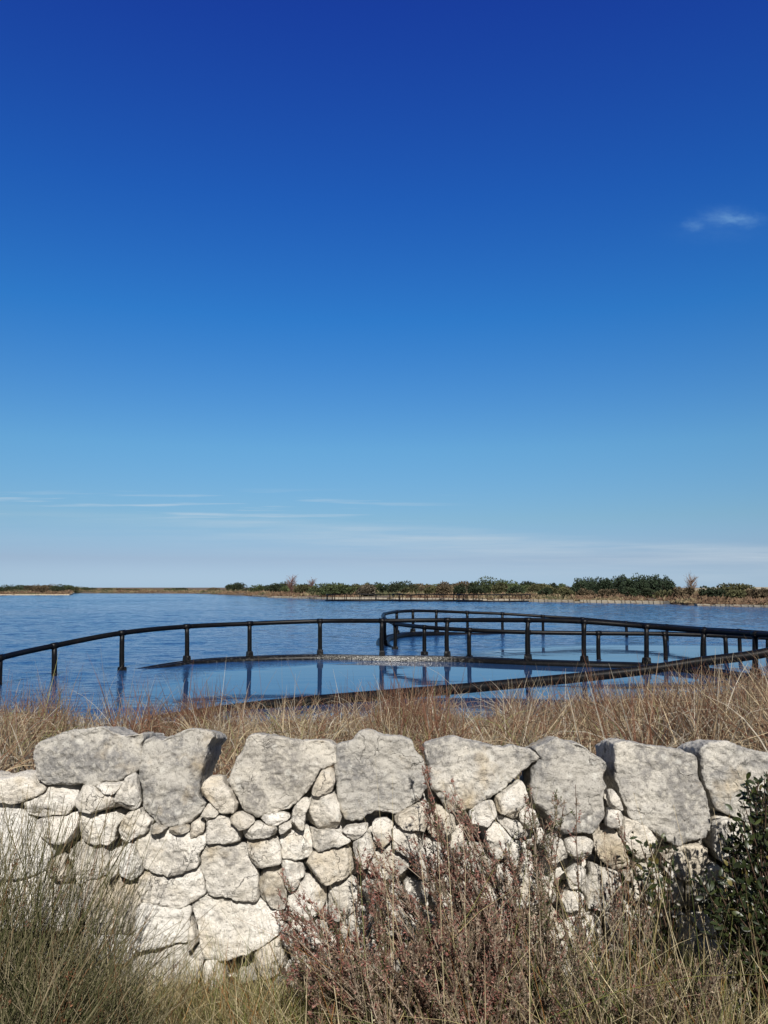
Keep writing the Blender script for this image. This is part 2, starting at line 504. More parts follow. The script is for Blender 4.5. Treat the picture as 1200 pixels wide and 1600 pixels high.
def rock_mesh(poly, Y0, depth, voxel, seed, rnd=0.016, bulge=0.012, facets=6, rough=1.0, skew=(0, 0), grow=0.001, tilt=0.0, lean=0.0):
    """poly: outline in wall-plane metres (x,z); returns verts, faces of a rough block with that face"""
    r = np.random.default_rng(seed)
    c, A = poly_centroid(poly)
    p = resample(chaikin(poly, 1), 0.012)
    q = np.hstack([p, np.zeros((len(p), 1))])
    dirn = p - c
    rad = np.linalg.norm(dirn, axis=1, keepdims=True)
    u = dirn / rad
    size = math.sqrt(A)
    p = p + u * (grow + 0.007 * size / .3 * fbm(q, 16, 3, seed)[:, None] * rough)
    dirn = p - c
    rad = np.linalg.norm(dirn, axis=1, keepdims=True)
    rnd = min(rnd, size * .08)
    if size < .15: grow = grow + .001
    rings = [(rnd * 3.0, depth), (rnd * .8, depth * .75), (0, depth * .4), (0, rnd * 1.5), (rnd * .25, rnd * .55), (rnd * .9, rnd * .12), (rnd * 2.2, -bulge * .35)]
    vs = []
    for inset, dy in rings:
        k = np.maximum(1 - inset / rad, 0.35)
        xy = c + dirn * k + np.array(skew) * (dy / depth)
        vs.append(np.stack([xy[:, 0], np.full(len(xy), Y0 + dy), xy[:, 1]], 1))
    k0 = np.maximum(1 - rnd * 2.2 / rad, .35)
    for sc, dy in ((.66, -bulge * .75), (.33, -bulge)):
        xy = c + dirn * k0 * sc
        vs.append(np.stack([xy[:, 0], np.full(len(xy), Y0 + dy), xy[:, 1]], 1))
    n = len(p); m = len(vs)
    v = np.concatenate(vs + [np.array([[c[0], Y0 - bulge, c[1]]]), np.array([[c[0] + skew[0], Y0 + depth, c[1] + skew[1]]])])
    j = np.arange(n); j2 = (j + 1) % n
    faces = []
    for k in range(m - 1):
        faces += np.stack([k * n + j, k * n + j2, (k + 1) * n + j2, (k + 1) * n + j], 1).tolist()
    faces += np.stack([(m - 1) * n + j, (m - 1) * n + j2, np.full(n, m * n)], 1).tolist()
    faces += np.stack([j2, j, np.full(n, m * n + 1)], 1).tolist()
    me = bpy.data.meshes.new('tmp'); me.from_pydata(v.tolist(), [], faces)
    ob = bpy.data.objects.new('tmp', me); C.objects.link(ob)
    md = ob.modifiers.new('r', 'REMESH'); md.mode = 'VOXEL'; md.voxel_size = voxel; md.use_smooth_shade = True
    dg = bpy.context.evaluated_depsgraph_get(); dg.update()
    ev = ob.evaluated_get(dg); m2 = bpy.data.meshes.new_from_object(ev)
    nv = len(m2.vertices)
    co = np.empty(nv * 3, np.float32); m2.vertices.foreach_get('co', co); co = co.reshape(-1, 3).astype(float)
    no = np.empty(nv * 3, np.float32); m2.vertices.foreach_get('normal', no); no = no.reshape(-1, 3).astype(float)
    ctr = np.array([c[0], Y0 + .05, c[1]])
    # flat chipped facets
    total = np.zeros(nv)
    for _ in range(facets):
        a1 = r.uniform(-.6, .6); a2 = r.uniform(-.5, .6)
        nn = np.array([a1, -1.0, a2]); nn /= np.linalg.norm(nn)
        dd = (co - ctr) @ nn
        cut = np.quantile(dd, r.uniform(.55, .93))
        total = np.maximum(total, np.maximum(dd - cut, 0) * .9 / abs(nn[1]))
    lim = min(.08 if depth > .35 else .055, size * (.24 if size > .12 else .15))
    co[:, 1] += lim * np.tanh(total / lim)
    if size < .15:            # small stones: broken along flat planes
        lo = co.min(0); hi = co.max(0); half = (hi - lo) / 2; c3 = (hi + lo) / 2
        for _ in range(7):
            nn = r.normal(size=3); nn[1] = -abs(nn[1]) * .8; nn /= np.linalg.norm(nn)
            ext = np.sqrt(((nn * half) ** 2).sum())
            dd = (co - c3) @ nn - ext * r.uniform(.86, 1.04)
            co -= nn[None, :] * np.maximum(dd, 0)[:, None]
    amp = min(1.0, size / .22)
    disp = (0.010 * amp * fbm(co, 6.5, 2, seed + 1) + 0.0048 * fbm(co, 26, 4, seed + 2, .6)
            - 0.011 * np.maximum(0, fbm(co, 33, 2, seed + 3) - .34) + 0.0018 * fbm(co, 80, 2, seed + 4))
    st = fbm(co * np.array([1, 1, 2.2]), 8, 2, seed + 6)            # ledges
    disp += 0.009 * (np.floor(st * 3) / 3 - st) * 2
    lat = np.abs(no[:, 1:2])
    co = co + no * (disp * rough)[:, None] * (.45 + .55 * lat)
    if lean or tilt:
        co[:, 1] += lean * (co[:, 2] - c[1]) + tilt * (co[:, 0] - c[0])
    m2.vertices.foreach_set('co', co.astype(np.float32).ravel())
    m2.update()
    bpy.data.objects.remove(ob); bpy.data.meshes.remove(me)
    return m2


def wall_xy(pts, Y=WALL_Y):
    return np.array([at(x, y, Y)[[0, 2]] for x, y in pts])


def z5(ox, oy, pts):
    return [(ox + x / 5, oy + y / 5) for x, y in pts]


CAPS = [
    (z5(0, 1120, [(210, 305), (220, 245), (280, 205), (370, 185), (440, 150), (540, 125), (660, 105), (780, 85), (860, 140), (930, 160), (1090, 135), (1105, 180), (1065, 240), (1070, 330), (1055, 410), (950, 480), (880, 515), (810, 500), (740, 530), (600, 525), (520, 540), (330, 545), (270, 500), (255, 430)]), (0, 0), .42),
    (z5(200, 1120, [(60, 400), (75, 300), (95, 210), (150, 185), (240, 190), (270, 165), (330, 150), (440, 110), (560, 120), (640, 140), (655, 185), (600, 240), (565, 400), (535, 560), (530, 640), (600, 680), (550, 760), (470, 830), (340, 870), (240, 845), (160, 790), (100, 740), (85, 620)]), (0.0, 0), .40),
    ([(354, 1226), (358, 1204), (366, 1186), (374, 1170), (382, 1158), (398, 1151), (420, 1152), (450, 1158), (476, 1161), (496, 1159), (512, 1163), (521, 1170), (521, 1196), (498, 1206), (490, 1222), (472, 1242), (462, 1254), (450, 1268), (440, 1268), (426, 1274), (400, 1278), (380, 1268), (366, 1250)], (0, 0), .42),
    ([(523, 1174), (528, 1166), (552, 1159), (560, 1150), (572, 1148), (584, 1152), (604, 1157), (622, 1157), (646, 1161), (649, 1172), (656, 1182), (663, 1186), (666, 1206), (668, 1232), (656, 1250), (636, 1264), (616, 1276), (590, 1274), (570, 1280), (566, 1289), (548, 1286), (538, 1283), (530, 1256), (526, 1220)], (0, 0), .42),
    ([(666, 1168), (680, 1160), (700, 1154), (709, 1153), (730, 1160), (764, 1167), (788, 1172), (804, 1167), (812, 1170), (832, 1174), (847, 1186), (820, 1208), (800, 1226), (780, 1242), (756, 1252), (738, 1264), (724, 1271), (704, 1269), (688, 1250), (678, 1234), (673, 1216), (670, 1196)], (0, 0), .40),
    ([(836, 1174), (862, 1163), (874, 1157), (888, 1162), (912, 1167), (928, 1180), (944, 1188), (953, 1198), (951, 1210), (947, 1218), (952, 1232), (950, 1248), (949, 1274), (940, 1294), (930, 1303), (908, 1307), (888, 1305), (868, 1295), (858, 1272), (842, 1260), (832, 1238), (836, 1210), (850, 1189)], (0, 0), .42),
    ([(969, 1168), (984, 1162), (1008, 1167), (1044, 1173), (1074, 1180), (1094, 1184), (1101, 1190), (1100, 1206), (1102, 1224), (1113, 1240), (1117, 1264), (1119, 1292), (1111, 1312), (1084, 1319), (1060, 1323), (1020, 1300), (992, 1280), (977, 1256), (967, 1220), (970, 1186)], (0.0, 0), .42),
    ([(1104, 1176), (1118, 1165), (1146, 1164), (1178, 1173), (1200, 1179), (1250, 1186), (1268, 1215), (1262, 1270), (1220, 1288), (1170, 1290), (1144, 1278), (1126, 1268), (1119, 1244), (1106, 1214), (1104, 1196)], (0, 0), .40),
]
STONES = [
    z5(0, 1120, [(-300, 540), (-100, 545), (0, 560), (100, 530), (230, 540), (310, 570), (330, 600), (270, 640), (130, 690), (50, 710), (0, 690), (-300, 700)]),
    z5(0, 1120, [(70, 720), (200, 650), (300, 630), (360, 560), (420, 525), (545, 540), (560, 570), (540, 640), (550, 740), (480, 790), (350, 800), (230, 815), (140, 760)]),
    z5(0, 1120, [(580, 570), (640, 535), (690, 540), (730, 575), (850, 610), (925, 715), (870, 755), (820, 765), (670, 735), (590, 730)]),
    z5(0, 1120, [(740, 545), (810, 520), (880, 525), (955, 510), (940, 560), (880, 600), (830, 600), (780, 580)]),
    z5(0, 1120, [(890, 640), (940, 560), (1000, 490), (1050, 450), (1068, 520), (1095, 600), (1100, 700), (1000, 725), (940, 710)]),
    z5(0, 1120, [(-400, 720), (-150, 715), (0, 705), (80, 745), (200, 830), (240, 910), (290, 970), (330, 1100), (320, 1200), (200, 1250), (0, 1280), (-200, 1270), (-400, 1250)]),
    z5(0, 1120, [(250, 835), (350, 815), (520, 805), (560, 765), (588, 800), (570, 950), (480, 950), (400, 960), (300, 930)]),
    z5(0, 1120, [(592, 805), (660, 758), (830, 785), (960, 758), (900, 880), (875, 990), (780, 1010), (640, 980), (592, 955)]),
    z5(0, 1120, [(885, 1015), (895, 900), (960, 800), (1080, 742), (1175, 830), (1155, 895), (1100, 925), (1000, 955), (920, 1022)]),
    z5(200, 1120, [(170, 872), (220, 852), (295, 875), (290, 900), (190, 908)]),
    z5(200, 1120, [(300, 880), (455, 855), (468, 908), (340, 932)]),
    z5(200, 1120, [(478, 862), (578, 822), (588, 860), (550, 930), (520, 968), (478, 968)]),
    [(207, 1326), (212, 1313), (256, 1301), (266, 1309), (292, 1305), (296, 1317), (318, 1305), (319, 1322), (307, 1338), (304, 1355), (286, 1366), (261, 1372), (237, 1367), (228, 1361), (215, 1340)],
    [(326, 1257), (339, 1275), (317, 1283), (314, 1278)],
    [(312, 1236), (326, 1226), (340, 1224), (360, 1241), (369, 1257), (369, 1267), (348, 1269), (340, 1267), (324, 1250), (314, 1241)],
    z5(200, 1120, [(592, 842), (700, 785), (800, 832), (868, 900), (888, 1000), (800, 1036), (700, 1008), (612, 998)]),
    z5(200, 1120, [(793, 800), (880, 758), (985, 820), (930, 858), (852, 873)]),
    [(401, 1281), (412, 1272), (436, 1271), (451, 1280), (434, 1290), (406, 1286)],
    [(379, 1298), (402, 1287), (429, 1296), (427, 1306), (416, 1309), (382, 1313)],
    [(385, 1317), (400, 1313), (430, 1313), (435, 1320), (433, 1350), (424, 1356), (405, 1361), (394, 1346), (387, 1336)],
    [(311, 1336), (321, 1326), (342, 1322), (359, 1328), (384, 1328), (388, 1343), (393, 1367), (400, 1397), (400, 1412), (368, 1415), (347, 1406), (324, 1408), (318, 1397), (313, 1367)],
    [(213, 1376), (230, 1367), (261, 1377), (302, 1367), (311, 1379), (313, 1401), (293, 1412), (275, 1426), (256, 1422), (233, 1414), (215, 1408)],
    [(208, 1431), (230, 1427), (258, 1430), (290, 1429), (289, 1480), (263, 1480), (237, 1485), (214, 1493), (206, 1472)],
    [(297, 1425), (317, 1412), (331, 1415), (363, 1419), (405, 1420), (426, 1431), (435, 1448), (430, 1466), (401, 1489), (368, 1495), (331, 1506), (312, 1501), (306, 1472), (301, 1451)],
    [(293, 1444), (299, 1453), (304, 1481), (300, 1489), (293, 1483)],
    [(217, 1498), (247, 1489), (286, 1487), (309, 1498), (311, 1520), (298, 1541), (251, 1555), (240, 1546), (215, 1530)],
    [(313, 1518), (331, 1510), (344, 1535), (331, 1548), (316, 1548)],
    [(405, 1528), (397, 1498), (422, 1482), (438, 1480), (446, 1521), (422, 1530)],
    [(409, 1354), (433, 1357), (440, 1390), (435, 1426), (422, 1422), (406, 1412), (400, 1395), (410, 1367)],
    [(446, 1446), (455, 1444), (478, 1455), (500, 1470), (494, 1492), (464, 1490), (441, 1479)],
    [(131, 1385), (145, 1380), (168, 1382), (201, 1382), (204, 1425), (202, 1465), (177, 1469), (145, 1460), (121, 1432)],
    [(112, 1334), (159, 1326), (167, 1333), (162, 1350), (160, 1376), (140, 1380), (112, 1381), (100, 1360)],
    [(181, 1376), (189, 1343), (198, 1324), (216, 1350), (216, 1372), (198, 1378)],
    [(164, 1351), (175, 1336), (187, 1331), (179, 1376), (166, 1377)],
    [(138, 1479), (163, 1473), (200, 1483), (205, 1500), (190, 1515), (150, 1510), (135, 1495)],
    [(170, 1528), (205, 1507), (214, 1532), (238, 1552), (230, 1570), (185, 1572)],
    [(-60, 1390), (20, 1384), (66, 1372), (96, 1385), (118, 1432), (100, 1452), (40, 1456), (-60, 1450)],
    [(68, 1362), (92, 1346), (98, 1362), (108, 1382), (98, 1384)],
    [(494, 1222), (500, 1207), (512, 1202), (521, 1205), (523, 1220), (514, 1235), (508, 1241), (498, 1240), (490, 1236)],
    [(456, 1272), (462, 1257), (472, 1248), (483, 1258), (476, 1272), (475, 1295), (468, 1297), (457, 1290)],
    [(487, 1256), (504, 1245), (524, 1250), (531, 1268), (535, 1287), (528, 1295), (512, 1295), (498, 1297), (481, 1293), (478, 1278)],
    [(435, 1294), (450, 1289), (453, 1294), (448, 1300), (437, 1305)],
    [(436, 1312), (450, 1299), (476, 1301), (485, 1320), (483, 1332), (476, 1347), (460, 1345), (443, 1340), (438, 1328)],
    [(483, 1301), (506, 1299), (526, 1307), (547, 1313), (540, 1320), (520, 1325), (504, 1331), (489, 1328), (487, 1316)],
    [(541, 1301), (566, 1291), (571, 1293), (567, 1304), (550, 1311)],
    [(479, 1350), (504, 1335), (528, 1329), (548, 1323), (555, 1345), (545, 1361), (520, 1377), (500, 1384), (482, 1370)],
    [(441, 1355), (455, 1349), (471, 1367), (474, 1390), (462, 1400), (446, 1392)],
    [(553, 1322), (574, 1304), (580, 1330), (572, 1355), (558, 1346)],
    [(589, 1290), (604, 1285), (611, 1294), (611, 1312), (598, 1319), (590, 1310)],
    [(617, 1281), (632, 1270), (652, 1259), (666, 1275), (670, 1290), (650, 1298), (630, 1295)],
    [(613, 1299), (630, 1298), (650, 1305), (655, 1330), (640, 1345), (618, 1330)],
    [(673, 1290), (688, 1269), (703, 1277), (707, 1300), (696, 1311), (679, 1305)],
    [(735, 1265), (754, 1254), (771, 1259), (773, 1280), (764, 1293), (748, 1289)],
    [(779, 1245), (792, 1241), (803, 1230), (815, 1230), (821, 1238), (819, 1250), (810, 1264), (804, 1282), (785, 1275), (779, 1260)],
    [(783, 1281), (788, 1281), (812, 1295), (821, 1310), (816, 1317), (796, 1305)],
    [(767, 1300), (773, 1294), (790, 1301), (799, 1314), (797, 1330), (786, 1345), (777, 1345), (769, 1320)],
    [(792, 1346), (804, 1321), (818, 1321), (816, 1332), (812, 1354), (800, 1357)],
    [(819, 1268), (834, 1273), (838, 1292), (824, 1294), (816, 1280)],
    [(889, 1326), (900, 1315), (914, 1315), (923, 1321), (920, 1336), (904, 1341), (893, 1334)],
    [(860, 1320), (870, 1315), (880, 1326), (886, 1345), (872, 1350), (862, 1338)],
    [(953, 1266), (966, 1269), (970, 1282), (960, 1296), (951, 1290)],
    [(955, 1239), (966, 1249), (972, 1264), (960, 1264), (953, 1252)],
    [(938, 1302), (952, 1297), (972, 1306), (985, 1325), (990, 1350), (970, 1360), (950, 1345), (940, 1325)],
    [(985, 1378), (1006, 1362), (1032, 1374), (1025, 1397), (1018, 1416), (1004, 1409), (992, 1397)],
    [(1051, 1343), (1069, 1329), (1095, 1332), (1117, 1343), (1091, 1366), (1069, 1373), (1060, 1360)],
    [(1039, 1362), (1048, 1357), (1062, 1376), (1051, 1378)],
    [(964, 1418), (988, 1411), (1009, 1423), (1027, 1446), (1032, 1474), (1013, 1478), (997, 1473), (981, 1453), (969, 1434)],
    [(997, 1480), (1025, 1482), (1034, 1497), (1037, 1521), (1025, 1532), (1009, 1518), (999, 1497)],
    [(950, 1439), (960, 1444), (976, 1465), (969, 1474), (955, 1460)],
    [(1055, 1444), (1072, 1439), (1083, 1451), (1079, 1462), (1060, 1460)],
    [(777, 1364), (793, 1362), (802, 1376), (788, 1387)],
    [(894, 1371), (907, 1362), (921, 1374), (916, 1390), (900, 1392)],
    [(882, 1413), (898, 1399), (916, 1406), (912, 1422), (891, 1425)],
    [(1122, 1300), (1150, 1288), (1200, 1296), (1250, 1300), (1255, 1340), (1190, 1352), (1130, 1338)],
]
WHITE_IDX = {22, 32, 5}

wall = empty('dry_stone_wall', (0, WALL_Y + .2, 0))
tag(wall, 'low dry stone wall of pale rough limestone with big boulders along its top', 'wall')
wall_objs = 0


def wall_part(name, me, mat, label=None):
    me.materials.clear(); me.materials.append(mat)
    o = bpy.data.objects.new(name, me)
    C.objects.link(o)
    o.parent = wall
    o.matrix_parent_inverse = wall.matrix_basis.inverted()
    if label: o['label'] = label
    return o


def batter(z):
    return 0.06 * (z - 0.5)


CAP_LABELS = ['wide flat-topped capstone, leftmost of the row', 'tall upright capstone with a shaded right side', 'broad rounded capstone sloping down to the right',
              'blocky capstone with a crack down its left side', 'capstone tapering to a point on the right', 'leaning pointed capstone with a round top',
              'large square grey capstone with ochre stains', 'rightmost capstone half behind the dark bush']
for i, (pts, skew, dep) in enumerate(CAPS):
    poly = wall_xy(pts)
    me = rock_mesh(poly, WALL_Y - 0.03, dep, 0.0055, 100 + i * 10, rnd=0.007, bulge=0.004, facets=13, rough=1.0, skew=(skew[0], -.055 * dep / .4), lean=0.08, grow=.004)
    wall_part('capstone', me, M_cap, CAP_LABELS[i])


def in_poly(pt, poly):
    x, y = pt; ins = False
    for (x1, y1), (x2, y2) in zip(poly, np.roll(poly, -1, 0)):
        if (y1 > y) != (y2 > y) and x < (x2 - x1) * (y - y1) / (y2 - y1) + x1: ins = not ins
    return ins


def pdist(pt, poly):
    a = np.asarray(poly); b2 = np.roll(a, -1, 0); ab = b2 - a
    t = np.clip(((pt - a) * ab).sum(1) / ((ab * ab).sum(1) + 1e-12), 0, 1)
    return np.linalg.norm(a + ab * t[:, None] - pt, axis=1).min()


# Voronoi-like packing for the stones behind the shrubs, the hearting and the wall beyond the frame
def clip_poly(poly, n, d):
    out = []
    for k in range(len(poly)):
        a, b2 = poly[k], poly[(k + 1) % len(poly)]
        da, db = a @ n - d, b2 @ n - d
        if da <= 0: out.append(a)
        if (da < 0) != (db < 0): out.append(a + (b2 - a) * (da / (da - db)))
    return np.array(out)


def cells(x0, x1, z0, z1, sx, sz, seed):
    r = np.random.default_rng(seed)
    pts = []
    nz = int((z1 - z0) / sz); nx = int((x1 - x0) / sx)
    for a in range(-1, nz + 2):
        for b2 in range(-1, nx + 2):
            pts.append((x0 + (b2 + .5 + (a % 2) * .5 + r.uniform(-.36, .36)) * sx, z0 + (a + .5 + r.uniform(-.33, .33)) * sz))
    pts = np.array(pts)
    for k, p in enumerate(pts):
        if not (x0 <= p[0] <= x1 and z0 <= p[1] <= z1): continue
        poly = np.array([(p[0] - sx * 1.5, p[1] - sz * 1.5), (p[0] + sx * 1.5, p[1] - sz * 1.5), (p[0] + sx * 1.5, p[1] + sz * 1.5), (p[0] - sx * 1.5, p[1] + sz * 1.5)])
        for j in np.argsort(((pts - p) ** 2).sum(1))[1:15]:
            n = pts[j] - p; mid = (pts[j] + p) / 2
            poly = clip_poly(poly, n, mid @ n)
            if len(poly) < 3: break
        if len(poly) >= 3:
            yield p, p + (poly - p) * 1.0


tr_polys = [wall_xy(q) for q in STONES] + [wall_xy(c_[0]) for c_ in CAPS]
NB = 100 - len(STONES)
xr0 = at(440, 1500, WALL_Y)[0]; xr1 = at(1290, 1500, WALL_Y)[0]
fill = MB()


def mesh_into(mb, me):
    nv = len(me.vertices); co = np.empty(nv * 3, np.float32); me.vertices.foreach_get('co', co)
    me.calc_loop_triangles(); nt_ = len(me.loop_triangles)
    tri = np.empty(nt_ * 3, np.int32); me.loop_triangles.foreach_get('vertices', tri)
    mb.add(co.reshape(-1, 3), tri.reshape(-1, 3))
    bpy.data.meshes.remove(me)


extra = []
for p, poly in cells(xr0, xr1, 0.0, 0.80, .135, .105, 21):
    if any(in_poly(p, q) or pdist(p, q) < .035 for q in tr_polys): continue
    extra.append((p, poly))
extra.sort(key=lambda e: -e[0][1])


def seg_dist(P2, poly):
    """signed distance of points to a polygon (negative inside)"""
    a_ = poly; b_ = np.roll(poly, -1, 0)
    d2 = np.full(len(P2), 1e9); ins = np.zeros(len(P2), bool)
    for p1, p2 in zip(a_, b_):
        ab = p2 - p1
        t = np.clip(((P2 - p1) @ ab) / (ab @ ab + 1e-12), 0, 1)
        d2 = np.minimum(d2, ((P2 - p1 - t[:, None] * ab) ** 2).sum(1))
        cond = (p1[1] > P2[:, 1]) != (p2[1] > P2[:, 1])
        with np.errstate(divide='ignore', invalid='ignore'):
            xi = (p2[0] - p1[0]) * (P2[:, 1] - p1[1]) / (p2[1] - p1[1]) + p1[0]
        ins ^= cond & (P2[:, 0] < xi)
    d = np.sqrt(d2)
    return np.where(ins, -d, d)


# every stone spreads until it almost bears on its neighbours
all_polys = [wall_xy(q) for q in STONES] + [q for _, q in extra] + [wall_xy(c_[0]) for c_ in CAPS]
ST = .003
gx = np.arange(-1.75, 1.85, ST); gz = np.arange(-.06, 1.12, ST)
best = np.full((len(gx), len(gz)), 1e3); second = best.copy(); lab = np.full(best.shape, -1)
for i, q in enumerate(all_polys):
    m_ = .04
    i0, i1 = np.searchsorted(gx, [q[:, 0].min() - m_, q[:, 0].max() + m_]); j0, j1 = np.searchsorted(gz, [q[:, 1].min() - m_, q[:, 1].max() + m_])
    if i1 <= i0 or j1 <= j0: continue
    XX2, ZZ2 = np.meshgrid(gx[i0:i1], gz[j0:j1], indexing='ij')
    d = seg_dist(np.stack([XX2.ravel(), ZZ2.ravel()], 1), q).reshape(XX2.shape)
    if i >= len(all_polys) - len(CAPS): d = d - .002
    bs = best[i0:i1, j0:j1]; sc_ = second[i0:i1, j0:j1]; lb = lab[i0:i1, j0:j1]
    new = d < bs
    sc_[...] = np.where(new, bs, np.minimum(sc_, d)); lb[...] = np.where(new, i, lb); bs[...] = np.where(new, d, bs)
NT = len(STONES)
grown = []
for i in range(len(all_polys) - len(CAPS)):
    q = all_polys[i]; c_, A = poly_centroid(q); sz = math.sqrt(A)
    gap = .0035 if i < NT else .005
    reach = min(.024, .010 + sz * .10)
    ok = (lab == i) & (best < reach) & ((second - best > gap) | (best < -.02))
    out_ = []
    for t in np.linspace(0, 2 * math.pi, max(36, int(sz * 500)), endpoint=False):
        rr_ = np.arange(.004, .5, ST * .6)
        ix = np.clip(((c_[0] + rr_ * math.cos(t) - gx[0]) / ST).round().astype(int), 0, len(gx) - 1)
        iz = np.clip(((c_[1] + rr_ * math.sin(t) - gz[0]) / ST).round().astype(int), 0, len(gz) - 1)
        bad = np.nonzero(~ok[ix, iz])[0]
        R_ = rr_[bad[0]] if len(bad) else rr_[-1]
        out_.append(c_ + max(R_, .006) * np.array([math.cos(t), math.sin(t)]))
    out_ = np.array(out_)
    grown.append(out_ if c_[0] > gx[0] + .1 else q)

for i in range(NT):
    poly = grown[i]
    c_, A = poly_centroid(poly)
    sz = math.sqrt(A)
    r = np.random.default_rng(500 + i)
    me = rock_mesh(poly, WALL_Y - batter(c_[1]) + r.uniform(-.012, .012), min(.28, max(.09, sz * 1.2)), 0.0055 if sz > .07 else .0042, 2000 + i * 10,
                   bulge=0.004 * min(1, sz / .15), facets=6, rough=0.85 * min(1, sz / .14 + .35), lean=r.uniform(-.06, .10), tilt=r.uniform(-.09, .09), rnd=.006)
    wall_part('stone', me, M_white if i in WHITE_IDX else M_stone)
for k, (p, _q) in enumerate(extra):
    poly = grown[NT + k]
    me = rock_mesh(poly, WALL_Y + .012 - batter(p[1]) + random.uniform(-.01, .015), .16, .006 if k < NB else .009, 5000 + k * 10, rnd=.008, bulge=.006, facets=6, rough=.9, tilt=random.uniform(-.12, .12), lean=random.uniform(-.08, .12))
    if k < NB: wall_part('stone', me, M_stone)
    else: mesh_into(fill, me)
k = 0
for p, poly in cells(-3.2, 3.2, 0.0, 0.86, .15, .12, 33):
    k += 1
    inside = at(-80, 1400, WALL_Y)[0] < p[0] < at(1270, 1400, WALL_Y)[0]
    top = .835 if inside else .78
    if p[1] > top: continue
    me = rock_mesh(poly, WALL_Y + (.10 if inside else 0.0) - batter(p[1]), .3, .012, 8000 + k * 10, rnd=.02, bulge=.012, facets=3, rough=.9, grow=.004)
    mesh_into(fill, me)
for k, xc in enumerate([-2.9, -2.5, -2.1, -1.75, 1.83, 2.2, 2.58, 2.95]):
    hw = .19; zb = .72
    poly = np.array([(xc - hw, zb), (xc + hw * .9, zb - .03), (xc + hw, zb + .2), (xc + hw * .4, zb + .31), (xc - hw * .6, zb + .28), (xc - hw * 1.02, zb + .15)])
    poly += np.random.default_rng(k).normal(size=poly.shape) * .02
    mesh_into(fill, rock_mesh(poly, WALL_Y - .02, .36, .012, 9900 + k * 10, facets=6, lean=.1))
o = fill.build('packing_stones', M_stone)
o.parent = wall; o.matrix_parent_inverse = wall.matrix_basis.inverted()
tag(o, kind='stuff')


# ------------------------------------------------------------------ fish cages
def catmull(pts, n=8):
    pts = np.asarray(pts, float)
    P_ = np.vstack([2 * pts[0] - pts[1], pts, 2 * pts[-1] - pts[-2]])
    out = []
    for i in range(len(pts) - 1):
        p0, p1, p2, p3 = P_[i:i + 4]
        for t in np.linspace(0, 1, n, endpoint=False):
            out.append(.5 * ((2 * p1) + (-p0 + p2) * t + (2 * p0 - 5 * p1 + 4 * p2 - p3) * t * t + (-p0 + 3 * p1 - 3 * p2 + p3) * t ** 3))
    out.append(pts[-1])
    return np.array(out)


def pipe_obj(name, path, rad, mat, parent, sides=14, col=(0, 0, 0), origin=None):
    mb = MB()
    path = np.asarray(path)
    mb.tubes(path[None], np.full((1, len(path)), rad), np.asarray(col, float)[None] if np.ndim(col) == 2 else col, sides)
    o = mb.build(name, mat)
    if parent is not None:
        o.parent = parent; o.matrix_parent_inverse = parent.matrix_basis.inverted()
    return o


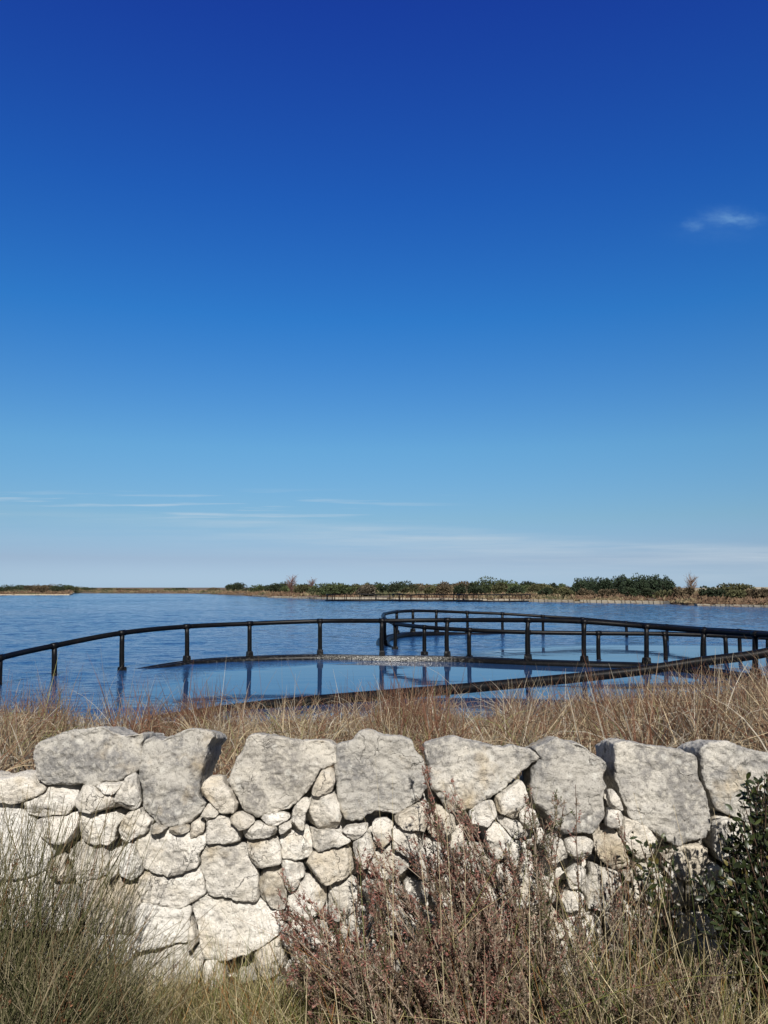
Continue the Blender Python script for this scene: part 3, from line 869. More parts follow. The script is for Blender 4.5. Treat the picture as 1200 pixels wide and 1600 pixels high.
def cage(name, label, group, base, rail, detail=True, closed=False, collar_r=.112, rail_r=.066, guano=None, skip=(), center=None):
    """base, rail: 3D points of the foot and head of every post, in order round the ring"""
    base = np.asarray(base, float); rail = np.asarray(rail, float)
    if center is None: center = base.mean(0)
    root = empty(name, (center[0], center[1], WATER))
    tag(root, label, 'fish cage', group)
    bpy.context.view_layer.update()
    if closed:
        bb = np.vstack([base, base[:1]]); rl = np.vstack([rail, rail[:1]])
    else:
        bb, rl = base, rail
    n = 8 if detail else 4
    cp = catmull(bb, n); rp = catmull(rl, n)
    out = cp - np.asarray(center); out[:, 2] = 0; out /= np.linalg.norm(out, axis=1, keepdims=True)
    sides = 14 if detail else 6
    for k, off in enumerate((-.15, .15)):
        path = cp + out * off
        col = np.zeros((len(path), 3))
        if guano is not None:
            col[:, 0] = guano(path[:, 0], k); col[:, 1] = np.interp(path[:, 0], [-4.5, -2.4, -1.5, 2.0, 3.2], [.30, .34, .5, .5, .1])
        pipe_obj('float_pipe', path, collar_r, M_float, root, sides, col)
    pipe_obj('handrail', rp, rail_r, M_pipe, root, sides)
    for i in range(len(base)):
        if i in skip: continue
        b0 = base[i]; r0 = rail[i]
        mb = MB()
        bend = np.array([rng.normal() * .012, rng.normal() * .012, 0])
        path = np.array([b0 + (r0 - b0) * t + bend * math.sin(t * 3.14) for t in np.linspace(-.02, 1, 6)])
        mb.tubes(path[None], np.linspace(.068, .062, 6)[None] if detail else np.full((1, 6), .06), (0, 0, 0), 12 if detail else 5)
        if detail:   # tee collar gripping the rail
            q = int(i * n); tdir = rp[min(q + 1, len(rp) - 1)] - rp[max(q - 1, 0)]; tdir /= np.linalg.norm(tdir)
            mb.tubes(np.array([[r0 - tdir * .09, r0 + tdir * .09]]), np.full((1, 2), rail_r + .012), (0, 0, 0), 12)
        po = mb.build('post', M_pipe)
        po.parent = root; po.matrix_parent_inverse = root.matrix_basis.inverted()
        if detail:
            q = int(i * n); o_ = out[min(q, len(out) - 1)]; td = np.array([-o_[1], o_[0], 0])
            bk = MB()
            ax = (r0 - b0) / np.linalg.norm(r0 - b0)
            # saddle over both float pipes and a socket for the post
            for hw, hd, z0_, z1_ in ((.115, .245, -.06, .10), (.09, .105, .10, .26)):
                cs = []
                for zz, k_ in ((z0_, 1.0), (z1_, .86)):
                    for sx, sy in ((-1, -1), (1, -1), (1, 1), (-1, 1)):
                        cs.append(b0 + td * sx * hw * k_ + o_ * sy * hd * k_ + ax * zz)
                bk.add(cs, [(3, 2, 1, 0), (4, 5, 6, 7), (0, 1, 5, 4), (1, 2, 6, 5), (2, 3, 7, 6), (3, 0, 4, 7)], (0.15, .33, 0))
            bo = bk.build('bracket', M_float, smooth=False)
            md = bo.modifiers.new('b', 'BEVEL'); md.width = .02; md.segments = 2
            bo.parent = po; bo.matrix_parent_inverse = po.matrix_basis.inverted()
    return root


def depth_at(py):
    return (EYE - WATER) * F / (py - 918.0)


# near cage: measured at each post (photo column, waterline row, rail row)
A = [(0, 1068, 1028), (85, 1054, 1009), (191, 1045, 989), (292, 1035, 979), (390, 1030, 974.5), (500, 1028, 970.5), (597, 1030, 970), (699, 1031, 969), (825, 1036, 969),
     (913, 1039, 971.5), (1010, 1042, 979), (1100, 1050, 986), (1180, 1062, 991)]
sink = [.58, .5, .2, .06, 0.02, 0, 0, 0, 0, 0, 0, 0, 0]
bA, rA = [], []
for (px, pb, prl), sk in zip(A, sink):
    Y = depth_at(pb)
    h = at(px, pb, Y); rr_ = at(px, prl, Y)
    bA.append((h[0], Y, WATER + .03 - sk)); rA.append(rr_)
bA = [(-8.7, 14.2, WATER - .95), (-8.9, 16.0, WATER - .75)] + bA + [(8.85, 16.6, WATER + .05), (8.7, 14.7, WATER + .08)]
rA = [np.array((-8.7, 14.2, WATER + .18)), np.array((-8.9, 16.0, WATER + .38))] + rA + [np.array((8.9, 16.6, WATER + 1.12)), np.array((8.75, 14.7, WATER + 1.12))]


def guano_a(x, k):
    g_ = np.interp(x, [-6, -4.5, -2.8, -1.8, .2, 1.7, 2.7, 5], [0.05, .12, .24, .48, .60, .52, .28, 0.05])
    return g_ if k == 0 else g_ * .75


cage('fish_cage', 'near black pipe fish cage ring, its left end sinking into the lagoon', 'black fish cage rings', bA, rA, guano=guano_a, center=(0, 16.8, WATER))

# second ring just behind it, sinking on its right
cx, cy = 6.2, 30.5
bB, rB = [], []
for px, d_, pr in ((617, 28, 975), (663, 26, 980), (733, 25, 984.5), (825, 24.5, 988), (935, 24.3, 989.5), (1038, 24.2, 990.5), (1133, 24.2, 993.5), (1200, 24.6, 996.5), (1238, 26.2, 993),
                   (1155, 27.6, 986), (1100, 30, 982.5), (1042, 32.8, 978), (978, 35.2, 973), (910, 36.8, 967), (848, 37.3, 963), (785, 37.4, 959), (730, 37.2, 957), (682, 36.6, 955), (645, 35.6, 954.5), (620, 34.4, 956), (600, 32.4, 960), (601, 30, 967)):
    p_ = at(px, pr, d_)
    rB.append(p_); bB.append((p_[0], p_[1], p_[2] - 1.03))
cage('fish_cage', 'second black pipe fish cage ring, behind and right of the near one', 'black fish cage rings', bB, rB, closed=True, center=(cx, cy, WATER))

# far cages moored under the opposite bank
for (c0, d0, rx, lab) in ((-3.2, 131, 6.2, 'leftmost of the three distant fish cage rings by the far stone bank'), (7.3, 128, 6.0, 'middle of the three distant fish cage rings by the far bank'),
                          (17.0, 124, 5.6, 'rightmost of the three distant fish cage rings by the far bank')):
    b_, r_ = [], []
    for t in np.arange(0, 360, 24.0):
        x = c0 + rx * math.cos(R(t)); y = d0 + 4.0 * math.sin(R(t))
        dz = rng.normal() * .05
        b_.append((x, y, WATER + .08)); r_.append((x, y, WATER + 1.05 + dz))
    cage('fish_cage', lab, 'distant fish cage rings', b_, r_, detail=False, closed=True, rail_r=.075, collar_r=.13)

# loose float pipe slanting out of the water across the near cage
pp = []
for px, py, Y in ((130, 1122, 13.0), (280, 1114.5, 13.9), (430, 1101, 14.7), (600, 1086, 15.6), (720, 1076, 16.2), (890, 1060, 16.8), (1003, 1047.5, 17.0), (1093, 1034, 17.1), (1200, 1019, 17.2)):
    pp.append(at(px, py, Y))
pp[0][2] = WATER - .22; pp[1][2] = WATER - .06
pp = [np.array((-6.6, 12.2, WATER - .6))] + pp + [np.array((9.3, 17.2, .64)), np.array((10.6, 17.3, .80))]
pl = pipe_obj('loose_pipe', catmull(pp, 8), .103, M_float, None, 16)
col = pl.data.color_attributes['Col']
tag(pl, 'thick black pipe slanting up out of the water in front of the near cage', 'pipe')

# ------------------------------------------------------------------ far shore
# pale stone edging
def quay(px0, px1, h, label):
    mb = MB()
    a = (px0 - 600) / F; a1 = (px1 - 600) / F
    r = np.random.default_rng(int(px0) + 99)
    x = a * shore(a)
    while a < a1:
        S = float(shore(a)); L = r.uniform(.4, .95)
        x0 = a * S; x1 = x0 + L; an = x1 / S
        S1 = float(shore(an))
        x1 = an * S1
        for row in range(2):
            hh = h / 2 * r.uniform(.85, 1.1)
            z0 = WATER - .25 if row == 0 else WATER + h / 2 - .03
            z1 = WATER + h / 2 if row == 0 else WATER + h / 2 + hh
            if row == 1 and r.random() < .05: continue
            dy = -.25 + row * .12 + r.uniform(-.06, .06)
            e = .03
            v = [(x0 + e, S + dy, z0), (x1 - e, S1 + dy, z0), (x1 - e, S1 + dy + .9, z0), (x0 + e, S + dy + .9, z0),
                 (x0 + e * 2, S + dy + .04, z1), (x1 - e * 2, S1 + dy + .04, z1 + r.normal() * .03), (x1 - e, S1 + dy + .9, z1), (x0 + e, S + dy + .9, z1)]
            mb.add(v, [(3, 2, 1, 0), (4, 5, 6, 7), (0, 1, 5, 4), (1, 2, 6, 5), (2, 3, 7, 6), (3, 0, 4, 7)])
        a = an
    o = mb.build('shore_wall', M_quay, smooth=False)
    tag(o, label, 'wall')


quay(-40, 114, .26, 'thin dark stone edge of the distant spit at the far left')
quay(395, 520, .35, 'short low stone edge left of the distant cages')
quay(520, 1042, .38, 'long pale low stone edge along the far bank right of the distant spit')
quay(1085, 1290, .22, 'broken row of low stones at the right end of the far bank')


def crown_pts(n, r, lobes):
    """points on and inside a lumpy crown"""
    cen = r.normal(size=(lobes, 3)); cen[:, 2] = np.abs(cen[:, 2]) * .7
    cen /= np.linalg.norm(cen, axis=1, keepdims=True)
    cen *= r.uniform(.35, .72, (lobes, 1))
    k = r.integers(0, lobes, n)
    d = r.normal(size=(n, 3)); d /= np.linalg.norm(d, axis=1, keepdims=True)
    rad = r.uniform(.28, .5, lobes)[k] * r.uniform(.55, 1.12, n) ** .5
    p = cen[k] + d * rad[:, None]
    p[:, 2] = np.maximum(p[:, 2] + .35, .02 + r.uniform(0, .1, n))
    return p, k, d


def make_crown(mb, c0, w, h, dcol, r, n=420, leaf=.3, lobes=11, depth=None, cvar=.25):
    p, k, d = crown_pts(n, r, lobes)
    sc = np.array([w * .62, (depth or w) * .62, h / 1.32])
    tint = (1 + cvar * r.normal(size=(lobes, 1)))[k] * (1 + .13 * r.normal(size=(n, 1)))
    col = np.clip(np.asarray(dcol)[None] * tint, .004, .6)
    dirs = d + r.normal(size=(n, 3)) * .7 + np.array([0, 0, .35])
    mb.leaves(p * sc + np.asarray(c0), dirs, leaf * r.uniform(.6, 1.3, n), leaf * r.uniform(.4, .8, n), col)


def far_bush(name, px, wpx, top, base, Y, colr, label, cat, group, seed, n=420, leaf=.28, lobes=11, trunk=True):
    r = np.random.default_rng(seed)
    c0 = at(px, base, Y); gz = float(ground_h(np.array([c0[0]]), np.array([Y]))[0])
    t = at(px, top, Y)[2]; h = max(.6, t - gz); w = wpx / F * Y
    root = empty(name, (c0[0], Y, gz)); tag(root, label, cat, group)
    mb = MB(); make_crown(mb, (0, 0, 0), w, h, colr, r, n, leaf, lobes)
    mb.build('crown' if cat != 'bush' else 'foliage', M_far, root)
    if trunk:
        tb = MB()
        k = 4
        pts = np.zeros((k, 5, 3))
        for i in range(k):
            e = np.array([r.normal() * w * .22, r.normal() * w * .2, h * .7])
            for j in range(5):
                s_ = j / 4; pts[i, j] = e * np.array([s_ ** 1.3, s_ ** 1.3, s_]) + (0, 0, -.1)
        tb.tubes(pts, np.linspace(.10, .03, 5)[None].repeat(k, 0), (.06, .045, .035), 5)
        tb.build('trunk' if cat != 'bush' else 'stems', M_twig, root)
    return root


def bare_tree(px, wpx, top, base, Y, colr, label, seed, n=70):
    r = np.random.default_rng(seed)
    c0 = at(px, base, Y); gz = float(ground_h(np.array([c0[0]]), np.array([Y]))[0])
    h = at(px, top, Y)[2] - gz; w = wpx / F * Y
    root = empty('bare_tree', (c0[0], Y, gz)); tag(root, label, 'tree')
    tb = MB()
    tr = np.array([[(0, 0, -.1), (.03 * w, 0, h * .3), (-.02 * w, .02, h * .62), (0.02 * w, 0, h)]])
    tb.tubes(tr, np.array([[.11, .08, .05, .02]]), colr, 5); tb.build('trunk', M_twig, root)
    cb = MB()
    s_ = r.uniform(.12, .85, n); ang = r.uniform(0, 6.28, n); L = r.uniform(.25, .6, n) * w
    st = np.stack([0 * s_, 0 * s_, s_ * h], 1)
    dr = np.stack([np.cos(ang) * .7, np.sin(ang) * .7, r.uniform(.5, 1.2, n)], 1)
    tt = np.linspace(0, 1, 4)[None, :, None]
    p = st[:, None] + dr[:, None] * L[:, None, None] * tt + r.normal(size=(n, 4, 3)) * .06 * tt
    cb.tubes(p, np.linspace(.035, .018, 4)[None].repeat(n, 0), np.asarray(colr), 4)
    n2 = n * 6; k = r.integers(0, n, n2); q = p[k, r.integers(1, 4, n2)]
    d2 = dr[k] + r.normal(size=(n2, 3)) * .6
    p2 = q[:, None] + d2[:, None] * (r.uniform(.1, .3, n2) * w * .6)[:, None, None] * np.linspace(0, 1, 3)[None, :, None]
    cb.tubes(p2, np.full((n2, 3), .014), np.asarray(colr) * 1.15, 3)
    cb.build('branches', M_twig, root)


GREEN = (.046, .060, .024); DARK = (.026, .036, .018); OLIVE = (.066, .066, .030); RUST = (.078, .060, .036); GREYB = (.085, .072, .052)


def sdep(px, off):
    return float(shore((px - 600) / F)) + off


# named shrubs that can be told apart
spec = [
    ('shrub', 368, 22, 909, 921, 40, DARK, 'single round dark bush standing apart on the far left bank', 'bush', None),
    ('shrub', 525, 60, 909, 928, 8, GREEN, 'widest bright green bush behind the left end of the distant cages', 'bush', None),
    ('shrub', 563, 22, 910, 926, 14, OLIVE, 'olive bush directly right of the widest green bush', 'bush', None),
    ('shrub', 572, 22, 915, 927, 8, GREYB, 'grey brown leafless shrub beside the widest green bush', 'bush', None),
    ('shrub', 628, 36, 907, 922, 30, DARK, 'tall dark domed bush behind the middle distant cage', 'bush', None),
    ('shrub', 437, 28, 910, 924, 30, DARK, 'dark bush beside the reddish bare tree on the far bank', 'bush', None),
    ('shrub', 475, 20, 913, 926, 18, OLIVE, 'low olive bush left of the widest green bush', 'bush', None),
    ('shrub', 720, 30, 908, 922, 34, RUST, 'rust brown shrub on the bank behind the right distant cage', 'bush', None),
    ('shrub', 765, 44, 905, 922, 34, GREEN, 'broad pale green bush left of the pine grove', 'bush', None),
    ('shrub', 792, 30, 906, 922, 40, GREEN, 'second pale green bush, nearer the pine grove', 'bush', None),
    ('shrub', 826, 34, 907, 922, 44, DARK, 'dark rounded bush closest to the left end of the pine grove', 'bush', None),
    ('shrub', 1150, 44, 913, 924, 40, OLIVE, 'flat-topped olive bush on the far dune at the right', 'bush', None),
]
for i, (nm, px, wp, top, base, off, colr, lab, cat, grp) in enumerate(spec):
    far_bush(nm, px, wp * 1.25, top, base, sdep(px, off), colr, lab, cat, grp, 40 + i, n=3000, leaf=.36, lobes=15)

# pine grove
r0 = np.random.default_rng(5)
for i, px in enumerate(np.linspace(902, 1044, 17)):
    far_bush('pine_tree', px + r0.uniform(-2, 2), r0.uniform(20, 27), np.interp(px, [900, 920, 960, 1000, 1030, 1046], [905, 902, 901, 899, 898, 903]) + r0.uniform(-1.2, 1.6), 925, sdep(px, 26 + r0.uniform(-6, 8)), (.026, .040, .022),
             'dark green tree packed in the tall dense grove on the far right bank', 'tree', 'trees of the dense grove', 300 + i, n=1500, leaf=.30, lobes=16)
# low scrub bushes in a line
lows = [(8, 914.5), (24, 914), (40, 912.5), (52, 912), (64, 911.5), (76, 912), (88, 913), (102, 914), (116, 914.5), (128, 916), (140, 917.5), (168, 919), (190, 920), (206, 920), (268, 919), (285, 918.5), (335, 918), (395, 918), (410, 917.5), (590, 912), (602, 911), (655, 911), (668, 912),
        (682, 911), (694, 910), (706, 911), (742, 909), (806, 910), (845, 914), (858, 917), (872, 915), (888, 917)]
lows += [(px + float(rng.uniform(-4, 4)), float(rng.uniform(910.5, 915.5))) for px in range(405, 895, 10)]
for i, (px, top) in enumerate(lows):
    cc = [GREEN, DARK, OLIVE, RUST][int(rng.integers(0, 4))]
    far_bush('low_shrub', px, rng.uniform(16, 26), top, 926, sdep(px, rng.uniform(16, 50)), cc, 'small rounded bush in the line of scrub along the far bank', 'bush', 'low bushes on the far bank', 700 + i, n=1300, leaf=.33, lobes=8)
for i, (px, top, off) in enumerate([(852, 917, 9), (885, 918, 8), (912, 919, 10), (950, 920, 8), (985, 919, 9), (1010, 919, 10), (1040, 921, 8), (1062, 918, 10), (1078, 916, 18), (1105, 918, 14), (1120, 919, 10), (1150, 921, 8), (1172, 918, 12), (1195, 920, 7), (1220, 918, 12)]):
    cc = [DARK, OLIVE, RUST, RUST, DARK][i % 5]
    far_bush('low_shrub', px, rng.uniform(18, 30), top, 930, sdep(px, off), cc, 'low dark or rusty bush in front of and beside the grove on the far bank', 'bush', 'bushes below the grove', 800 + i, n=1200, leaf=.30, lobes=9)
bare_tree(455, 20, 905, 924, sdep(455, 24), (.15, .085, .07), 'taller reddish bare tree left of the green bushes', 71)
bare_tree(487, 14, 908, 924, sdep(487, 24), (.15, .09, .07), 'smaller reddish bare tree beside the widest green bush', 72)
bare_tree(1081, 20, 905, 922, sdep(1081, 34), (.17, .12, .09), 'pale leafless tree just right of the pine grove', 73)

# dune behind the right end
mb = MB()
nx, ny = 60, 14
xx = np.linspace(46, 130, nx); yy = np.linspace(150, 210, ny)
XX, YY = np.meshgrid(xx, yy, indexing='ij')
uu = (XX - 46) / 84; vv = (YY - 150) / 60
ZZ = .3 + 1.9 * np.sin(np.clip(uu, 0, 1) * math.pi) ** .7 * np.sin(vv * math.pi) ** .8 + .3 * fbm(np.stack([XX, YY, XX * 0], -1).reshape(-1, 3), .06, 3, 4).reshape(XX.shape) - .3
ii = np.arange(nx - 1)[:, None] * ny + np.arange(ny - 1)[None]
mb.add(np.stack([XX, YY, ZZ], -1).reshape(-1, 3), np.stack([ii, ii + ny, ii + ny + 1, ii + 1], -1).reshape(-1, 4))
tag(mb.build('dune_hill', M_sand), kind='structure')

# the brown heath that covers the bank
mb = MB()
n = 120000
a = rng.uniform(-.75, .65, n); off = rng.uniform(0, 1, n) ** 1.8 * 70 + .6
Yv = shore(a) + off; Xv = a * Yv
keep = fbm(np.stack([Xv, Yv, Xv * 0], 1), .12, 3, 13) > -.35
a, off, Yv, Xv = a[keep], off[keep], Yv[keep], Xv[keep]
n = len(a)
Zv = ground_h(Xv, Yv)
pn = fbm(np.stack([Xv, Yv, Xv * 0], 1), .09, 3, 2)
cols = np.array([(.145, .098, .06), (.115, .072, .046), (.165, .13, .075), (.075, .078, .04)])
ci = np.clip((pn * 2.2 + 1.6 + rng.normal(size=n) * .35), 0, 3).astype(int)
col = cols[ci] * (1 + .12 * rng.normal(size=(n, 1)))
hh = np.abs(rng.normal(size=n)) * .25 + .25 + .5 * np.clip(pn, 0, 1)
hh *= np.clip(off / 4, .35, 1)
p = np.stack([Xv, Yv, Zv - .05], 1)
d = np.stack([rng.normal(size=n) * .5, rng.normal(size=n) * .4, np.ones(n)], 1)
mb.leaves(p, d, hh * .95, rng.uniform(.15, .45, n), np.clip(col, .01, .6))
tag(mb.build('heath_scrub', M_far), 'brown dry heath covering the far bank', 'scrub', None, 'stuff')

# ------------------------------------------------------------------ dry grass between the wall and the water
STRAW = np.array([(.37, .30, .19), (.26, .195, .12), (.18, .12, .07), (.145, .068, .04), (.37, .33, .26), (.19, .19, .075)])


def grass_field(n_t, xr, yr, seed, per=(40, 90), hgt=(.35, .62), wid=(.0035, .006), pal=(.3, .25, .18, .12, .1, .05), dens=None, K=7, lean=.35):
    r = np.random.default_rng(seed)
    P_, D_, L_, W_, Cc = [], [], [], [], []
    made = 0
    while made < n_t:
        y = math.sqrt(r.uniform(yr[0] ** 2, yr[1] ** 2)); x = r.uniform(*xr) * (.35 + .65 * y / yr[1])
        if dens is not None and r.random() > dens(x, y): continue
        made += 1
        n = r.integers(*per)
        z = float(ground_h(np.array([x]), np.array([y]))[0])
        if z < WATER - .12: continue
        w = r.dirichlet(np.array(pal) * 9)
        ci = r.choice(len(STRAW), n, p=w)
        P_.append(np.stack([x + r.normal(size=n) * .09, y + r.normal(size=n) * .09, np.full(n, z - .02)], 1))
        sw = r.normal(size=2) * .12
        D_.append(np.stack([r.normal(size=n) * lean + sw[0], r.normal(size=n) * lean + sw[1], np.ones(n)], 1))
        L_.append(r.uniform(*hgt) * r.uniform(.5, 1.25, n))
        W_.append(r.uniform(wid[0], wid[1], n))
        Cc.append(STRAW[ci] * (1 + .18 * r.normal(size=(n, 1))))
    P_, D_, L_, W_, Cc = map(np.concatenate, (P_, D_, L_, W_, Cc))
    n = len(P_)
    D_ /= np.linalg.norm(D_, axis=1, keepdims=True)
    t = np.linspace(0, 1, K)
    out = D_ * np.array([1, 1, 0]); out += r.normal(size=(n, 3)) * np.array([.12, .12, 0])
    droop = r.uniform(.0, 1.0, n) ** 1.6
    pts = P_[:, None] + D_[:, None] * (L_[:, None] * t[None])[..., None]
    pts += (out / (np.linalg.norm(out, axis=1, keepdims=True) + 1e-6))[:, None] * ((L_ * droop * .55)[:, None] * t[None] ** 2.2)[..., None]
    pts[:, :, 2] -= (L_ * droop * .62)[:, None] * t[None] ** 2.8
    pts += r.normal(size=(n, 1, 3)) * .01 * (t ** 2)[None, :, None]
    wid_ = W_[:, None] * (1 - t[None] ** 2 * .8)
    return pts, wid_, np.clip(Cc, .01, .7)


mb = MB()


def bank_d(x, y):
    n_ = float(vnoise(np.array([[x * 1.1, y * 1.1, 0.3]]), 8)[0]); return float(np.clip((.9 if y < 9.5 else (.75 if x > 1.5 else .4)) + n_ * 1.1, .02, 1))


pts, wd, cc = grass_field(900, (-9.5, 10.5), (3.6, 12.6), 11, per=(28, 60), hgt=(.24, .56), wid=(.004, .0105), pal=(.24, .22, .18, .14, .15, .07), dens=bank_d, lean=.5)
mb.ribbons(pts, wd, cc)
# taller and redder stand at the right, rust tufts along the water
def right_d(x, y): return float(np.clip((x - .8) / 2.0, 0, 1))
pts, wd, cc = grass_field(340, (-9, 10.5), (4.5, 12.3), 12, per=(35, 70), hgt=(.45, .85), wid=(.005, .0105), pal=(.14, .2, .24, .26, .14, .02), dens=right_d)
mb.ribbons(pts, wd, cc)
def rust_d(x, y): return 1.0 if (math.sin(x * 2.3 + 1.1) + math.sin(x * 5.1)) > .55 else .06
pts, wd, cc = grass_field(190, (-9, 10.5), (6.5, 12.3), 13, per=(30, 60), hgt=(.5, .8), wid=(.005, .009), pal=(.03, .1, .25, .55, .05, .02), dens=rust_d, lean=.16)
mb.ribbons(pts, wd, cc)
# thin scattered wisps that stand above the rest
pts, wd, cc = grass_field(260, (-9, 10.5), (6, 12.4), 14, per=(3, 9), hgt=(.7, 1.0), wid=(.003, .0045), pal=(.15, .1, .2, .35, .2, .02), lean=.28)
mb.ribbons(pts, wd, cc)
tag(mb.build('dry_grass', M_grass), 'dense straw coloured dry grass between the wall and the water', 'grass', None, 'stuff')

# ------------------------------------------------------------------ foreground plants
def curve_stems(base, tip, r, K=9, up=.5, wob=.01):
    """stems leave the ground upward and bend to their tips"""
    n = len(base)
    ctrl = base + (tip - base) * np.array([.25, .25, .25]) + np.array([0, 0, 1.]) * (np.linalg.norm(tip - base, axis=1) * up * .5)[:, None]
    t = np.linspace(0, 1, K)[None, :, None]
    p = (1 - t) ** 2 * base[:, None] + 2 * t * (1 - t) * ctrl[:, None] + t ** 2 * tip[:, None]
    w = np.cumsum(r.normal(size=(n, K, 3)), 1) * wob * t
    return p + w


def rush(px, py0, Y, n, tips, label, seed, colA=(.055, .075, .024), lean=0):
    """tussock of needle-thin rushes; tips: photo-space box the tips reach"""
    r = np.random.default_rng(seed)
    b0 = at(px, py0, Y); b0[2] = 0
    root = empty('rush_tussock', (b0[0], Y, 0)); tag(root, label, 'rush', 'rush tussocks before the wall')
    base = np.stack([r.normal(size=n) * .15, r.normal(size=n) * .08, np.zeros(n)], 1)
    (x0, x1, y0, y1) = tips
    tp = np.array([at(r.uniform(x0, x1), y0 + (y1 - y0) * r.uniform(0, 1) ** .8, Y + r.uniform(-.22, .2)) for _ in range(n)]) - np.array([b0[0], Y, 0])
    pts = curve_stems(base, tp, r, 8, .25, .006)
    pal = np.array([colA, (.036, .056, .016), (.095, .115, .042), (.38, .33, .21), (.20, .09, .035), (.22, .215, .12)])
    c0 = pal[r.choice(6, n, p=[.22, .22, .15, .20, .06, .15])] * (1 + .2 * r.normal(size=(n, 1)))
    c1 = c0[:, None] * np.ones((1, 8, 1)); tt = np.linspace(0, 1, 8)[None, :, None] ** 3
    c1 = c1 * (1 - tt * .5) + np.array([.20, .15, .09]) * tt * .5
    mb = MB(); mb.tubes(pts, (r.uniform(.0011, .0022, n)[:, None] * np.linspace(1, .45, 8)[None]), np.clip(c1, .01, .6), 3, False)
    mb.build('stems', M_grass, root)
    sd = MB(); m_ = max(6, n // 22); k = r.integers(0, n, m_)      # brown seed heads a little below the tips
    q = pts[k, 6]; nn = 14
    qq = np.repeat(q, nn, 0) + r.normal(size=(m_ * nn, 3)) * .006
    sd.leaves(qq, r.normal(size=(m_ * nn, 3)) + (0, 0, .8), r.uniform(.006, .013, m_ * nn), .0035 * np.ones(m_ * nn), np.tile((.13, .06, .03), (m_ * nn, 1)) * (1 + .3 * r.normal(size=(m_ * nn, 1))))
    tag(sd.build('seed_heads', M_leaf, root), kind='stuff')


rush(40, 1600, 2.62, 400, (-60, 240, 1235, 1480), 'largest dark green rush tussock, leaning right over the wall at the lower left', 61)
rush(-60, 1600, 2.5, 360, (-90, 130, 1240, 1500), 'rush tussock cut by the left edge of the photo', 62)
rush(90, 1620, 2.45, 260, (60, 330, 1420, 1640), 'shorter rush tussock at the foot of the big one, spreading right', 63)
rush(20, 1640, 2.3, 620, (-60, 215, 1430, 1640), 'lowest green rush tussock in the bottom left corner', 64, colA=(.07, .085, .03))


def seablite(px, Y, n, tips, label, seed, red=.6, green=.1, grey=.3, up=.6, dens=40, spread=.10, leafn=11):
    r = np.random.default_rng(seed)
    b0 = at(px, 1600, Y); b0[2] = 0
    root = empty('seablite_shrub', (b0[0], Y, 0)); tag(root, label, 'shrub', 'red tinged shrubs before the wall')
    base = np.stack([r.normal(size=n) * spread, r.normal(size=n) * spread * .6, np.zeros(n)], 1)
    tp = []
    for _ in range(n):
        q = tips[r.integers(0, len(tips))]
        tp.append(at(q[0] + r.normal() * q[2], q[1] + abs(r.normal()) * q[3] - 4, Y + r.uniform(-.16, .16)))
    tp = np.array(tp) - np.array([b0[0], Y, 0])
    K = 11
    pts = curve_stems(base, tp, r, K, up, .006)
    brown = np.array([(.15, .115, .085), (.25, .20, .15), (.09, .06, .042)])
    cst = brown[r.integers(0, 3, n)]
    st = MB(); st.tubes(pts, r.uniform(.0028, .0042, n)[:, None] * np.linspace(1, .3, K)[None], cst, 5, False)
    # side twigs
    m_ = n * dens; k = r.integers(0, n, m_); s_ = r.uniform(.22, 1.0, m_)
    idx = s_ * (K - 1); i0 = np.clip(idx.astype(int), 0, K - 2); fr = (idx - i0)[:, None]
    q = pts[k, i0] * (1 - fr) + pts[k, i0 + 1] * fr
    tang = pts[k, i0 + 1] - pts[k, i0]; tang /= np.linalg.norm(tang, axis=1, keepdims=True)
    dr = tang + r.normal(size=(m_, 3)) * .55 + np.array([0, 0, .25]); dr /= np.linalg.norm(dr, axis=1, keepdims=True)
    L = r.uniform(.02, .075, m_) * (1.15 - .75 * s_)
    tt = np.linspace(0, 1, 4)
    tw = q[:, None] + dr[:, None] * (L[:, None] * tt[None])[..., None]
    tw[:, :, 2] += (L[:, None] * .35 * tt[None] ** 2)
    ctw = cst[k] * (1 + .2 * r.normal(size=(m_, 1)))
    st.tubes(tw, np.full((m_, 1), .0011) * np.linspace(1, .6, 4)[None], np.clip(ctw, .02, .5), 3, False)
    st.build('stems', M_twig, root)
    # tiny fleshy leaves crowding the twigs and the stem ends
    nl = m_ * leafn; kk = np.repeat(np.arange(m_), leafn); u = r.uniform(.1, 1.05, nl)
    pos = q[kk] + dr[kk] * (L[kk] * u)[:, None]; pos[:, 2] += L[kk] * .35 * u ** 2
    sr = s_[kk]
    clump = vnoise((pos + b0) * 7.5, 91)
    redp = np.clip(red * (.25 + 1.05 * sr) + clump * .35, 0, 1)
    x_ = np.clip(r.uniform(size=m_)[kk] + .12 * r.normal(size=nl), 0, 1)
    cr = np.array([(.215, .088, .068), (.145, .054, .042), (.265, .145, .115)])[np.where(r.random(nl) < .8, r.integers(0, 3, m_)[kk], r.integers(0, 3, nl))]
    cg = np.array([(.060, .068, .028), (.09, .088, .04)])[r.integers(0, 2, nl)]
    cb = np.array([(.17, .118, .075), (.105, .068, .042), (.28, .22, .16)])[np.where(r.random(nl) < .8, r.integers(0, 3, m_)[kk], r.integers(0, 3, nl))]
    colr = np.where((x_ < redp)[:, None], cr, cb)
    gg = r.uniform(size=m_)[kk] < green * (1 + clump * 1.2)
    colr = np.where(gg[:, None], cg, colr) * (1 + .18 * r.normal(size=(nl, 1)))
    lv = MB(); lv.leaves(pos, dr[kk] + r.normal(size=(nl, 3)) * .65, r.uniform(.007, .014, nl), r.uniform(.0028, .0046, nl), np.clip(colr, .01, .5))
    lv.build('leaves', M_leaf, root)


